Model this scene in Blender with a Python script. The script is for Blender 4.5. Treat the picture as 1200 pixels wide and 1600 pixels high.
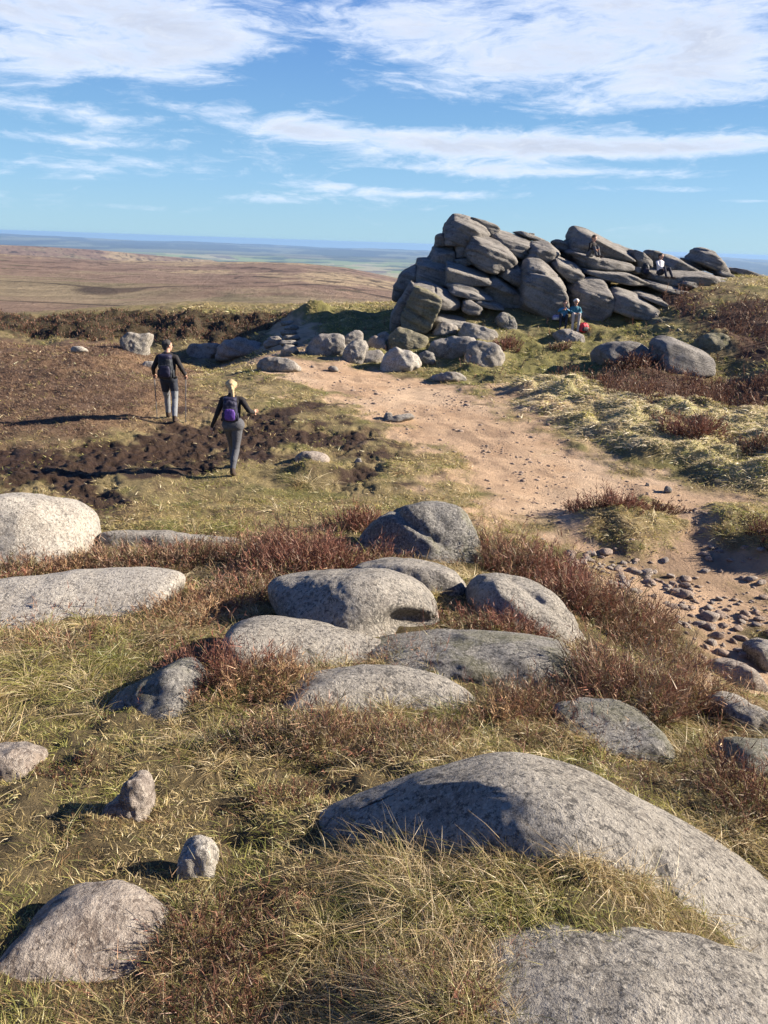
import bpy, bmesh, math, random
import numpy as np
from mathutils import Vector, Matrix

for _o in list(bpy.data.objects):
    bpy.data.objects.remove(_o)
scene = bpy.context.scene
COL = scene.collection
R = math.radians
rng = np.random.default_rng(7)
random.seed(7)

# ------------------------------------------------------------------ camera
FPX = 1155.0                       # focal length in pixels of the 1200 x 1600 photograph
CAM_Z, PITCH, ROLL = 4.0, 20.0, 1.9
cam_data = bpy.data.cameras.new('camera')
cam = bpy.data.objects.new('camera', cam_data)
COL.objects.link(cam)
cam_data.sensor_fit = 'VERTICAL'
cam_data.sensor_height = 36.0
cam_data.lens = 36.0 * FPX / 1600.0
cam_data.clip_start = 0.05
cam_data.clip_end = 120000.0
cam_data.dof.use_dof = False
CM = Matrix.Translation((0, 0, CAM_Z)) @ Matrix.Rotation(R(90 - PITCH), 4, 'X') @ Matrix.Rotation(R(ROLL), 4, 'Z')
cam.matrix_world = CM
scene.camera = cam
CR = np.array(CM.to_3x3())
CPOS = np.array([0, 0, CAM_Z])

# ------------------------------------------------------------------ light
SUN_EL, SUN_AZ = 25.0, 83.0        # azimuth clockwise from +Y (the view direction)
sun_data = bpy.data.lights.new('sun', 'SUN')
sun_data.energy = 5.0
sun_data.angle = R(0.55)
sun_data.color = (1.0, 0.88, 0.73)
sun = bpy.data.objects.new('sun', sun_data)
COL.objects.link(sun)
sdir = Vector((math.sin(R(SUN_AZ)) * math.cos(R(SUN_EL)), math.cos(R(SUN_AZ)) * math.cos(R(SUN_EL)), math.sin(R(SUN_EL))))
sun.rotation_euler = sdir.to_track_quat('Z', 'Y').to_euler()
sun.location = sdir * 50

scene.view_settings.view_transform = 'Standard'
scene.view_settings.look = 'None'
scene.view_settings.gamma = 1.0
scene.view_settings.exposure = 1.38
scene.view_settings.use_curve_mapping = False
scene.cycles.use_denoising = True
scene.cycles.max_bounces = 5
scene.cycles.diffuse_bounces = 3
scene.cycles.transmission_bounces = 3
scene.cycles.volume_bounces = 1
scene.cycles.transparent_max_bounces = 4
scene.cycles.use_adaptive_sampling = True

# ------------------------------------------------------------------ node helper
class NT:
    def __init__(s, tree):
        s.t = tree
        tree.nodes.clear()
    def n(s, typ, **kw):
        nd = s.t.nodes.new(typ)
        for k, v in kw.items():
            if k.startswith('_'):
                setattr(nd, k[1:], v)
        return nd
    def put(s, sock, v):
        if v is None:
            return
        if isinstance(v, bpy.types.NodeSocket):
            s.t.links.new(v, sock)
        else:
            if isinstance(v, (tuple, list)) and sock.type == 'RGBA' and len(v) == 3:
                v = (*v, 1)
            sock.default_value = v
    def m(s, op, a, b=None, c=None, clamp=False):
        nd = s.t.nodes.new('ShaderNodeMath')
        nd.operation = op
        nd.use_clamp = clamp
        s.put(nd.inputs[0], a); s.put(nd.inputs[1], b); s.put(nd.inputs[2], c)
        return nd.outputs[0]
    def v(s, op, a, b=None):
        nd = s.t.nodes.new('ShaderNodeVectorMath')
        nd.operation = op
        s.put(nd.inputs[0], a)
        if op == 'SCALE':
            s.put(nd.inputs[3], b)
        else:
            s.put(nd.inputs[1], b)
        return nd.outputs['Value'] if op in ('LENGTH', 'DOT_PRODUCT') else nd.outputs[0]
    def comb(s, x, y, z):
        nd = s.t.nodes.new('ShaderNodeCombineXYZ')
        s.put(nd.inputs[0], x); s.put(nd.inputs[1], y); s.put(nd.inputs[2], z)
        return nd.outputs[0]
    def sep(s, v):
        nd = s.t.nodes.new('ShaderNodeSeparateXYZ')
        s.put(nd.inputs[0], v)
        return nd.outputs
    def noise(s, vec, scale, detail=4, rough=.55, dist=0.0):
        nd = s.t.nodes.new('ShaderNodeTexNoise')
        s.put(nd.inputs['Vector'], vec)
        nd.inputs['Scale'].default_value = scale
        nd.inputs['Detail'].default_value = detail
        nd.inputs['Roughness'].default_value = rough
        nd.inputs['Distortion'].default_value = dist
        return nd.outputs['Fac']
    def voro(s, vec, scale, feature='F1', out='Distance', rand=1.0):
        nd = s.t.nodes.new('ShaderNodeTexVoronoi')
        nd.feature = feature
        s.put(nd.inputs['Vector'], vec)
        nd.inputs['Scale'].default_value = scale
        nd.inputs['Randomness'].default_value = rand
        return nd.outputs[out]
    def step(s, x, a, b):
        nd = s.t.nodes.new('ShaderNodeMapRange')
        nd.interpolation_type = 'SMOOTHSTEP'
        s.put(nd.inputs[0], x); s.put(nd.inputs[1], a); s.put(nd.inputs[2], b)
        nd.inputs[3].default_value = 0; nd.inputs[4].default_value = 1
        return nd.outputs[0]
    def lin(s, x, a, b, c, d):
        nd = s.t.nodes.new('ShaderNodeMapRange')
        s.put(nd.inputs[0], x); s.put(nd.inputs[1], a); s.put(nd.inputs[2], b)
        s.put(nd.inputs[3], c); s.put(nd.inputs[4], d)
        return nd.outputs[0]
    def mix(s, f, a, b, mode='MIX'):
        nd = s.t.nodes.new('ShaderNodeMix')
        nd.data_type = 'RGBA'
        nd.blend_type = mode
        s.put(nd.inputs[0], f); s.put(nd.inputs[6], a); s.put(nd.inputs[7], b)
        return nd.outputs[2]
    def attr(s, name):
        nd = s.t.nodes.new('ShaderNodeAttribute')
        nd.attribute_name = name
        return nd
    def bump(s, h, strength, dist, normal=None):
        nd = s.t.nodes.new('ShaderNodeBump')
        nd.inputs['Strength'].default_value = strength
        nd.inputs['Distance'].default_value = dist
        s.put(nd.inputs['Height'], h)
        s.put(nd.inputs['Normal'], normal)
        return nd.outputs[0]

# ------------------------------------------------------------------ world: sky with cirrus
world = bpy.data.worlds.new('World')
scene.world = world
world.use_nodes = True
W = NT(world.node_tree)
sky = W.t.nodes.new('ShaderNodeTexSky')
sky.sky_type = 'NISHITA'
sky.sun_disc = False
sky.sun_elevation = R(SUN_EL)
sky.sun_rotation = R(SUN_AZ)
sky.altitude = 400
sky.air_density = 1.0
sky.dust_density = 0.4
sky.ozone_density = 2.0
geo = W.t.nodes.new('ShaderNodeNewGeometry')
dirv = W.v('SCALE', geo.outputs['Incoming'], -1.0)
tc = W.t.nodes.new('ShaderNodeTexCoord')
dirv = tc.outputs['Generated']
sx, sy, sz = W.sep(dirv)
az = W.m('ARCTAN2', sx, sy)
el = W.m('ARCSINE', sz)
azd = W.m('MULTIPLY', az, 57.2958)
eld = W.m('MULTIPLY', el, 57.2958)
# flattened cloud-layer coordinates
zz = W.m('ADD', W.m('MAXIMUM', sz, 0.0), 0.055)
cl = W.comb(W.m('DIVIDE', sx, zz), W.m('DIVIDE', sy, zz), 0.0)
ae = W.comb(W.m('MULTIPLY', azd, 0.055), W.m('MULTIPLY', W.m('ADD', eld, W.m('MULTIPLY', azd, -.02)), 0.22), 0.3)
wv = W.t.nodes.new('ShaderNodeTexNoise')
W.put(wv.inputs['Vector'], ae); wv.inputs['Scale'].default_value = 2.0; wv.inputs['Detail'].default_value = 5
warp = W.v('SCALE', W.v('SUBTRACT', wv.outputs['Color'], (.5, .5, .5)), 0.55)
aew = W.v('ADD', ae, warp)
n1 = W.noise(aew, 2.2, 10, .60)
n2 = W.noise(W.v('ADD', aew, (7.3, 2.1, 1.0)), 7.0, 8, .66)
clw = W.v('ADD', cl, W.v('SCALE', warp, 1.6))
n3 = W.noise(clw, 1.1, 9, .62, .3)
bias = None
def blob(a, e, ra, re, w, tilt=0.0):
    """soft elliptical bank of cloud centred at azimuth a, elevation e (degrees)"""
    global bias
    da = W.m('SUBTRACT', azd, a)
    de = W.m('SUBTRACT', W.m('SUBTRACT', eld, e), W.m('MULTIPLY', da, tilt))
    q = W.m('ADD', W.m('POWER', W.m('ABSOLUTE', W.m('DIVIDE', da, ra)), 2.0), W.m('POWER', W.m('ABSOLUTE', W.m('DIVIDE', de, re)), 2.0))
    g = W.m('MULTIPLY', W.m('EXPONENT', W.m('MULTIPLY', q, -1.0)), w)
    bias = g if bias is None else W.m('ADD', bias, g)
CLOUDS = []
def px_dir(u, v):
    c = np.array([(u - 600) / FPX, -(v - 800) / FPX, -1.0])
    w = CR @ c
    return math.degrees(math.atan2(w[0], w[1])), math.degrees(math.asin(w[2] / np.linalg.norm(w)))
for (u, v, ra, re, w, t) in [
        (60, 10, 10.5, 3.5, .62, 0.0), (250, 40, 6, 2.0, .38, 0.05), (120, 95, 9, .9, .30, 0.0),
        (900, 15, 13, 3.8, .62, 0.0), (780, 90, 10, 1.5, .40, -.02), (1140, 85, 8, 2.1, .50, 0.0),
        (1000, 158, 10, .7, .40, 0.0), (560, 15, 5, 1.0, .30, -.1),
        (450, 200, 4.2, .85, .72, -.02), (640, 224, 6.5, 1.05, .68, -.03), (850, 226, 8, .85, .62, 0.02), (1100, 230, 9, .65, .62, 0.03),
        (720, 264, 8, .5, .46, 0), (960, 272, 7, .35, .50, 0), (640, 303, 6.5, .25, .46, .02),
        (1180, 314, 3, .16, .55, 0), (1040, 296, 6, .22, .40, 0),
        (120, 180, 5, .8, .42, -.1), (60, 215, 7, .45, .42, 0), (160, 262, 8, .7, .40, 0), (230, 325, 5, .3, .36, 0),
        (430, 312, 4, .35, .44, 0), (520, 290, 5, .28, .42, 0), (370, 75, 2.6, .8, .26, 0),
        (330, 170, 3, .5, .22, 0)]:
    a, e = px_dir(u, v)
    CLOUDS.append((a, e))
    blob(a, e, ra, re, w, t)
# thin general cirrus elsewhere in the sky
dens = W.m('ADD', W.m('MULTIPLY', n1, 1.5), W.m('MULTIPLY', n2, 0.95))
dens = W.m('ADD', dens, W.m('MULTIPLY', n3, 0.35))
dens = W.m('ADD', W.m('SUBTRACT', dens, 1.53), bias)
high = W.m('MULTIPLY', W.step(eld, 22.0, 40.0), -0.25)
cover = W.step(W.m('ADD', dens, high), 0.0, 0.62)
thick = W.step(W.m('ADD', dens, high), 0.30, 0.95)
cover = W.m('MULTIPLY', cover, W.step(eld, 0.2, 3.0))
# clear-sky colour: the Nishita sky tinted towards the photograph's cleaner blue
grad = W.t.nodes.new('ShaderNodeValToRGB')
W.put(grad.inputs[0], W.m('DIVIDE', eld, 30.0, clamp=True))
cr = grad.color_ramp
cr.elements[0].position = 0.0; cr.elements[0].color = (.158, .275, .350, 1)
cr.elements[1].position = 1.0; cr.elements[1].color = (.010, .034, .135, 1)
for pos, c in ((.13, (.122, .238, .365)), (.25, (.090, .196, .335)), (.50, (.043, .118, .300)), (.65, (.022, .070, .235))):
    e_ = cr.elements.new(pos); e_.color = (*c, 1)
skyc = W.v('SCALE', sky.outputs[0], 0.09)
clear = W.mix(0.9, skyc, grad.outputs[0])
ccol = W.mix(thick, (.37, .415, .50), (.285, .305, .36))
bright = W.step(n2, .45, .75)
ccol = W.mix(W.m('MULTIPLY', bright, .55), ccol, (.43, .455, .495))
# clouds blended over the clear sky by their cover
fin = W.mix(W.m('MULTIPLY', cover, .88), clear, ccol)
bg = W.t.nodes.new('ShaderNodeBackground')
bg.inputs['Strength'].default_value = 0.90
W.put(bg.inputs['Color'], fin)
wo = W.t.nodes.new('ShaderNodeOutputWorld')
W.t.links.new(bg.outputs[0], wo.inputs[0])

# ------------------------------------------------------------------ numpy noise
_P = rng.permutation(256)
_P = np.concatenate([_P, _P, _P])
_G3 = rng.normal(size=(256, 3)); _G3 /= np.linalg.norm(_G3, axis=1)[:, None]
def perlin(p):
    p = np.asarray(p, float)
    i = np.floor(p).astype(int); f = p - i
    i &= 255
    u = f * f * f * (f * (f * 6 - 15) + 10)
    out = 0
    for dx in (0, 1):
        wx = u[..., 0] if dx else 1 - u[..., 0]
        a = _P[(i[..., 0] + dx) & 255]
        for dy in (0, 1):
            wy = u[..., 1] if dy else 1 - u[..., 1]
            b = _P[a + ((i[..., 1] + dy) & 255)]
            for dz in (0, 1):
                wz = u[..., 2] if dz else 1 - u[..., 2]
                g = _G3[_P[b + ((i[..., 2] + dz) & 255)]]
                d = (f[..., 0] - dx) * g[..., 0] + (f[..., 1] - dy) * g[..., 1] + (f[..., 2] - dz) * g[..., 2]
                out = out + wx * wy * wz * d
    return out * 1.6
def fbm(p, oct=4, gain=.5, lac=2.03):
    s, a, q = 0, 1.0, np.asarray(p, float)
    for k in range(oct):
        s = s + a * perlin(q + 17.3 * k)
        a *= gain; q = q * lac
    return s
def fbm2(x, y, f, oct=4, seed=0.0, gain=.5):
    x = np.asarray(x, float); y = np.asarray(y, float)
    return fbm(np.stack([x * f, y * f, np.full_like(x * 1.0, seed)], -1), oct, gain)
def sst(x, a, b):
    t = np.clip((x - a) / (b - a), 0, 1)
    return t * t * (3 - 2 * t)

# ------------------------------------------------------------------ camera geometry helpers (turn measured picture points into real places)
def ray(u, v):
    w = CR @ np.array([(u - 600) / FPX, -(v - 800) / FPX, -1.0])
    return w
def at_dist(u, v, Y):
    w = ray(u, v)
    return CPOS + w * (Y / w[1])
def at_z(u, v, z):
    w = ray(u, v)
    return CPOS + w * ((z - CAM_Z) / w[2])
def proj(P):
    q = (np.asarray(P) - CPOS) @ CR
    d = np.maximum(-q[..., 2], 1e-3)
    return 600 + FPX * q[..., 0] / d, 800 - FPX * q[..., 1] / d

# ------------------------------------------------------------------ terrain height
ctrl = []
for u, v, Y in [(0, 1600, 1.35), (600, 1600, 1.32), (1200, 1600, 1.5), (0, 1400, 1.95), (300, 1400, 1.95), (560, 1400, 1.82), (760, 1400, 1.72), (900, 1400, 1.70), (1060, 1450, 1.72), (1200, 1500, 1.84),
                (0, 1200, 3.0), (300, 1200, 2.9), (600, 1200, 2.85), (900, 1220, 2.7), (1200, 1260, 2.7),
                (0, 1080, 4.0), (200, 1080, 4.0), (450, 1080, 3.9), (700, 1100, 3.8), (900, 1120, 3.7), (1080, 1120, 3.9), (1200, 1150, 4.1),
                (0, 1000, 5.1), (250, 980, 5.4), (450, 1000, 5.0), (700, 1010, 4.9), (880, 1020, 5.0), (1000, 1050, 4.9),
                (0, 900, 7.3), (250, 900, 7.2), (500, 900, 6.9), (750, 920, 6.6),
                (890, 515, 30.0), (700, 540, 28.0), (800, 520, 29.5), (845, 487, 31), (960, 500, 31), (1030, 490, 31),
                (1190, 465, 30), (1100, 432, 36), (1190, 432, 38), (1040, 440, 34),
                (750, 440, 35), (950, 440, 35), (640, 490, 33.5), (830, 440, 35.5),
                (560, 483, 38), (500, 500, 35), (440, 500, 37.5), (300, 503, 38), (150, 508, 38), (0, 514, 38), (1130, 600, 22.5)]:
    ctrl.append(at_dist(u, v, Y))
for u, v, z in [(1120, 960, 0), (1200, 1060, .05), (1060, 900, 0), (1180, 860, .05), (1010, 1000, .25), (900, 850, 0), (750, 810, .1), (500, 800, .1), (250, 810, .12), (0, 830, .15),
                (0, 720, 0), (300, 700, 0), (600, 700, 0), (900, 720, 0), (1200, 740, .1), (0, 600, 0), (300, 600, 0), (600, 610, 0), (900, 620, .2), (1200, 620, .55),
                (0, 535, .05), (200, 540, 0), (400, 562, -.05), (600, 575, 0), (780, 590, .15), (1060, 590, .5), (1180, 540, 1.2), (1000, 560, .75)]:
    ctrl.append(at_z(u, v, z))
ctrl += [np.array(p, float) for p in [(-16, 32.5, -1.1), (-11, 32.5, -1.2), (-7.5, 32.5, -1.2), (-22, 33, -1.0), (6, 46, .4), (14, 46, 1.4), (24, 48, 1.4), (30, 38, 1.6), (30, 20, .8), (20, 10, .3),
                                      (-14, 8, .2), (-9, 3, 1.4), (-6, 0, 2.0), (0, 0, 2.45), (6, 0, 1.6), (9, 4, .4), (0, -5, 2.3), (-5, -6, 2.0), (6, -6, 1.4), (-25, 15, 0), (-30, 30, 0), (3, 3.6, 1.55)]]
ctrl = np.array(ctrl)
def _tps(r2):
    return np.where(r2 > 1e-9, r2 * np.log(np.maximum(r2, 1e-12)), 0)
def _w2(x, y):
    """warp radius logarithmically so that near and far control points get equal care"""
    r = np.sqrt(x * x + y * y) + 1e-6
    k = np.log1p(r / 2.0) * 4.0 / r
    return x * k, y * k
_cx, _cy = _w2(ctrl[:, 0], ctrl[:, 1])
_n = len(ctrl)
_A = _tps((_cx[:, None] - _cx) ** 2 + (_cy[:, None] - _cy) ** 2) + np.eye(_n) * .02
_Q = np.stack([np.ones(_n), _cx, _cy], 1)
_M = np.block([[_A, _Q], [_Q.T, np.zeros((3, 3))]])
_S = np.linalg.solve(_M, np.concatenate([ctrl[:, 2], np.zeros(3)]))
def near_h(x, y):
    sh = x.shape
    X, Y = _w2(x.ravel(), y.ravel())
    out = np.empty(len(X))
    for i in range(0, len(X), 100000):
        a, b = X[i:i + 100000], Y[i:i + 100000]
        out[i:i + 100000] = _tps((a[:, None] - _cx) ** 2 + (b[:, None] - _cy) ** 2) @ _S[:_n] + _S[_n] + _S[_n + 1] * a + _S[_n + 2] * b
    return out.reshape(sh)
# moor skyline (azimuth, depression) measured from the photograph
def azdep(u, v):
    a, e = px_dir(u, v)
    return a, -e
_mo = np.array([azdep(*p) for p in [(-300, 372), (-120, 377), (0, 396), (150, 406), (300, 409), (400, 409), (470, 411), (540, 418), (620, 434), (800, 470), (1100, 480), (1300, 485)]])
_m2 = np.array([azdep(*p) for p in [(-300, 365), (-120, 372), (0, 383), (70, 386), (150, 391), (230, 399), (330, 408), (420, 430), (620, 450), (1300, 490)]])
_fh = np.array([azdep(*p) for p in [(-300, 358), (0, 366), (100, 370), (200, 374.5), (320, 379), (400, 382), (520, 387), (660, 391), (900, 398), (1140, 403), (1200, 406), (1500, 412)]])
RD, RD2 = 1150.0, 2600.0
def far_h(x, y):
    d = np.sqrt(x * x + y * y) + 1e-6
    a = np.degrees(np.arctan2(x, y))
    dep = np.interp(a, _mo[:, 0], _mo[:, 1])
    dep2 = np.interp(a, _m2[:, 0], _m2[:, 1])
    dep3 = np.interp(a, _fh[:, 0], _fh[:, 1])
    t = np.clip(np.log(RD / np.maximum(d, 45)) / math.log(RD / 45.0), 0, 1)
    z1 = 4 - d * np.tan(np.radians(dep + (5.9 - dep) * t ** 1.15))
    z1 = z1 + (1 - t) * t * 4 * fbm2(x, y, 1 / 160., 3, 3.3) * d * .0042
    zr = 4 - RD * np.tan(np.radians(dep))
    z2r = 4 - RD2 * np.tan(np.radians(dep2))
    # past the first ridge: dip, then second ridge, then the plain
    s = (d - RD) / (RD2 - RD)
    mid = zr + (z2r - zr) * sst(s, 0, 1) - 42 * np.sin(np.clip(s, 0, 1) * math.pi) ** 1
    z = np.where(d < RD, z1, mid)
    pl = sst(d, RD2, 5200)
    z = np.where(d > RD2, z2r * (1 - pl) + -205 * pl, z)
    h3 = 4 - 21000 * np.tan(np.radians(dep3)) + fbm2(x, y, 1 / 2300., 4, 9.1) * 38
    up = sst(d, 9500, 21000)
    lump = fbm2(x, y, 1 / 2600., 3, 5.5) * 26 * sst(d, 5500, 9000) * (1 - up)
    lump = lump + fbm2(x * .6, y, 1 / 2400., 4, 15.5) * 70 * up * (1 - up) * 4 * .5
    z = np.where(d > 5200, -205 * (1 - up) + h3 * up + lump, z)
    z = z - sst(d, 21000, 26000) * 260
    return z
def H0(x, y):
    x = np.asarray(x, float); y = np.asarray(y, float)
    d = np.sqrt(x * x + y * y)
    t = sst(d, 41, 62)
    return near_h(x, y) * (1 - t) + far_h(x, y) * t

# ------------------------------------------------------------------ regions on the ground (plan polygons)
def march(u, v, hf=None, lo=.6, hi=3000):
    hf = hf or H0
    w = ray(u, v)
    ts = np.geomspace(lo, hi, 420)
    P = CPOS + w * ts[:, None]
    g = P[:, 2] - hf(P[:, 0], P[:, 1])
    k = np.argmax(g < 0)
    if g[k] >= 0:
        return None
    a, b = ts[max(k - 1, 0)], ts[k]
    for _ in range(2):
        tt = np.linspace(a, b, 24)
        Q = CPOS + w * tt[:, None]
        gg = Q[:, 2] - hf(Q[:, 0], Q[:, 1])
        j = max(1, int(np.argmax(gg < 0)))
        a, b = tt[j - 1], tt[j]
    return CPOS + w * b
def plan(pts):
    out = []
    for u, v in pts:
        p = march(u, v)
        if p is None or p[1] > 60:
            p = at_dist(u, v, 45)
        out.append(p[:2])
    return np.array(out)
def sdist(poly, x, y):
    """signed distance to a plan polygon, positive inside"""
    sh = x.shape; x = x.ravel(); y = y.ravel()
    d2 = np.full(len(x), 1e18); ins = np.zeros(len(x), bool)
    n = len(poly)
    for i in range(n):
        ax, ay = poly[i]; bx, by = poly[(i + 1) % n]
        ex, ey = bx - ax, by - ay
        t = np.clip(((x - ax) * ex + (y - ay) * ey) / (ex * ex + ey * ey + 1e-12), 0, 1)
        d2 = np.minimum(d2, (x - ax - t * ex) ** 2 + (y - ay - t * ey) ** 2)
        c = ((ay > y) != (by > y))
        with np.errstate(divide='ignore', invalid='ignore'):
            xi = ax + (y - ay) * ex / (ey if abs(ey) > 1e-12 else 1e-12)
        ins ^= c & (x < xi)
    d = np.sqrt(d2)
    return np.where(ins, d, -d).reshape(sh)
REG = {}
REG['path'] = [plan(p) for p in [
    [(330, 556), (420, 553), (520, 566), (600, 582), (720, 600), (800, 640), (880, 690), (980, 740), (1100, 765), (1230, 790), (1260, 1100), (1190, 1100), (1120, 1060), (1070, 1020), (1000, 940), (920, 880), (860, 850), (790, 810),
     (740, 770), (700, 740), (660, 700), (600, 660), (520, 618), (440, 590), (350, 570)],
    [(400, 556), (425, 530), (430, 505), (470, 497), (500, 515), (470, 560)]]]
REG['trail'] = [plan([(740, 610), (800, 600), (900, 640), (900, 690), (840, 680), (770, 640)]),
                plan([(560, 600), (700, 610), (860, 690), (1000, 750), (1180, 780), (1180, 830), (1000, 800), (860, 740), (700, 690), (600, 650)])]
REG['peat'] = [plan(p) for p in [
    [(-60, 690), (60, 700), (150, 690), (230, 672), (330, 650), (400, 640), (470, 660), (560, 670), (600, 690), (560, 712), (480, 700), (400, 706), (350, 728), (260, 740), (180, 742), (120, 768), (40, 760), (-60, 735)],
    [(300, 625), (345, 628), (340, 642), (300, 640)], [(480, 630), (515, 632), (512, 645), (480, 643)], [(100, 765), (180, 765), (190, 790), (110, 800)],
    [(560, 700), (600, 705), (585, 740), (560, 760), (545, 735)]]]
REG['brown'] = [plan([(-300, 532), (-10, 528), (120, 530), (225, 548), (290, 565), (300, 610), (290, 650), (200, 672), (100, 690), (0, 700), (-300, 720)])]
REG['shaded_bank'] = [plan([(-200, 505), (0, 492), (120, 488), (300, 486), (430, 487), (420, 510), (400, 535), (230, 532), (150, 530), (0, 520), (-200, 525)])]
REG['heather'] = [plan(p) for p in [
    [(900, 590), (980, 580), (1100, 590), (1260, 575), (1260, 650), (1130, 640), (1000, 640), (950, 620)],
    [(1110, 480), (1260, 470), (1260, 560), (1160, 560), (1100, 520)],
    [(1020, 450), (1070, 440), (1100, 465), (1090, 500), (1040, 490)]]]
REG['tussock'] = [plan([(800, 600), (880, 590), (960, 620), (1120, 640), (1260, 645), (1260, 780), (1100, 745), (990, 715), (900, 670), (830, 640)])]
REG['green'] = [plan([(470, 500), (520, 480), (560, 478), (610, 482), (700, 520), (860, 490), (1050, 490), (1080, 540), (930, 600), (720, 600), (620, 580), (520, 560)])]
def reg(name, x, y, soft=.5, wob=.6, f=.6, seed=1.0):
    """soft mask whose border is broken up by noise"""
    m = np.full(np.shape(x), -1e9)
    for p in REG[name]:
        m = np.maximum(m, sdist(p, np.asarray(x, float), np.asarray(y, float)))
    m = m + fbm2(x, y, f, 4, seed, .6) * wob
    m = sst(m, -soft, soft)
    if name in ('path', 'trail') and 'isle' in REG:
        m = m * (1 - reg('isle', x, y, .15, .3, 1.5, 33.))
    return m

MOUNDS = []   # (x, y, rx, ry, height, angle) real humps in the ground
REG['isle'] = [plan(p) for p in [
    [(915, 835), (925, 800), (960, 785), (1010, 778), (1050, 795), (1060, 830), (1040, 865), (980, 868), (930, 855)],
    [(1095, 800), (1140, 788), (1200, 790), (1260, 810), (1260, 900), (1180, 872), (1120, 850)],
    [(590, 735), (640, 708), (710, 705), (725, 730), (680, 745), (620, 750)]]]
def add_mound(u, v, rx, ry, h, ang=0.0):
    p = march(u, v)
    MOUNDS.append((p[0], p[1], rx, ry, h, ang))
add_mound(975, 835, 1.05, .95, .42)
add_mound(1150, 830, 1.2, 1.1, .35)
add_mound(1215, 870, .7, .7, .40)
add_mound(500, 740, .8, .5, .18)
add_mound(640, 735, 1.0, .6, .15)
add_mound(490, 495, 1.6, 1.4, .7)
add_mound(1120, 545, 1.1, .9, .55)
add_mound(889, 507, .75, .45, .38)
_r = np.random.default_rng(11)
_tp = REG['tussock'][0]
_k = 0
while _k < 150:
    x_, y_ = _r.uniform(_tp[:, 0].min(), _tp[:, 0].max()), _r.uniform(_tp[:, 1].min(), _tp[:, 1].max())
    if sdist(_tp, np.array([x_]), np.array([y_]))[0] > .15:
        s_ = _r.uniform(.28, .60)
        MOUNDS.append((x_, y_, s_ * 1.25, s_, s_ * _r.uniform(.45, .75), _r.uniform(-.5, .5)))
        _k += 1
def H(x, y):
    x = np.asarray(x, float); y = np.asarray(y, float)
    z = H0(x, y)
    d = np.sqrt(x * x + y * y)
    m = d < 70
    xs, ys, ds = x[m], y[m], d[m]
    add = np.zeros(len(xs))
    bumpn = fbm2(xs, ys, 1.7, 3, 77.)
    for (mx, my, rx, ry, h, an) in MOUNDS:
        k = (np.abs(xs - mx) < 2.2 * max(rx, ry)) & (np.abs(ys - my) < 2.2 * max(rx, ry))
        if not k.any():
            continue
        dx, dy = xs[k] - mx, ys[k] - my
        c, s = math.cos(an), math.sin(an)
        q = ((dx * c + dy * s) / rx) ** 2 + ((-dx * s + dy * c) / ry) ** 2
        add[k] = np.maximum(add[k], h * np.exp(-q * 1.6) * (1.0 + .28 * bumpn[k]))
    pe = reg('peat', xs, ys, .35, .9, .8, 4.0)
    pa = np.maximum(reg('path', xs, ys, .3, .5, .7, 2.0), .75 * reg('trail', xs, ys, .4, .8, .7, 2.0))
    fade = 1 - sst(ds, 45, 70)
    rough = (1 - pa) * .055 * fbm2(xs, ys, 1.1, 4, 6.0) + .02 * fbm2(xs, ys, 3.5, 3, 8.0) * (1 - pa)
    clod = fbm2(xs, ys, 3.8, 4, 12.0, .6)
    rough = rough + pe * (-.05 + .060 * np.maximum(clod, -.45)) * 1.0
    rough = rough + pa * (.035 * fbm2(xs, ys, .9, 3, 15.0) - .03)
    nf = sst(-ds, -9.5, -6.5)
    rough = rough + nf * (.035 * np.abs(fbm2(xs, ys, 2.3, 2, 61.)) + .02 * fbm2(xs, ys, 6.0, 2, 63.)) * (1 - pa)
    add += rough * fade
    db = reg('shaded_bank', xs, ys, .8, 1.2, .5, 5.0)
    add += db * .35 * fbm2(xs, ys, .7, 4, 25.0)
    gr = reg('green', xs, ys, .8, 1.0, .5, 5.0)
    add += gr * .16 * fbm2(xs, ys, .8, 4, 29.0)
    z = z.copy() if z.ndim else z
    z[m] += add
    return z

# ------------------------------------------------------------------ mesh helpers
def new_mesh(name, verts, faces_flat, loop_start, cols=None, colname='tint', smooth=False):
    me = bpy.data.meshes.new(name)
    nv = len(verts)
    me.vertices.add(nv)
    me.vertices.foreach_set('co', np.asarray(verts, np.float32).ravel())
    me.loops.add(len(faces_flat))
    me.loops.foreach_set('vertex_index', np.asarray(faces_flat, np.int32))
    me.polygons.add(len(loop_start))
    me.polygons.foreach_set('loop_start', np.asarray(loop_start, np.int32))
    if smooth:
        me.polygons.foreach_set('use_smooth', np.ones(len(loop_start), bool))
    me.update(calc_edges=True)
    for cn, c in ({} if cols is None else cols if isinstance(cols, dict) else {colname: cols}).items():
        at = me.color_attributes.new(cn, 'FLOAT_COLOR', 'POINT')
        c4 = np.ones((nv, 4), np.float32); c4[:, :3] = c
        at.data.foreach_set('color', c4.ravel())
    return me
def link(name, me, mat=None, parent=None, loc=(0, 0, 0)):
    o = bpy.data.objects.new(name, me)
    COL.objects.link(o)
    o.location = loc
    if mat is not None:
        me.materials.clear(); me.materials.append(mat)
    if parent is not None:
        o.parent = parent
    return o
def tag(o, label=None, cat=None, group=None, kind=None):
    if label: o['label'] = label
    if cat: o['category'] = cat
    if group: o['group'] = group
    if kind: o['kind'] = kind
    return o
def mat_new(name):
    m = bpy.data.materials.new(name)
    m.use_nodes = True
    t = NT(m.node_tree)
    out = t.t.nodes.new('ShaderNodeOutputMaterial')
    return m, t, out
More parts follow.
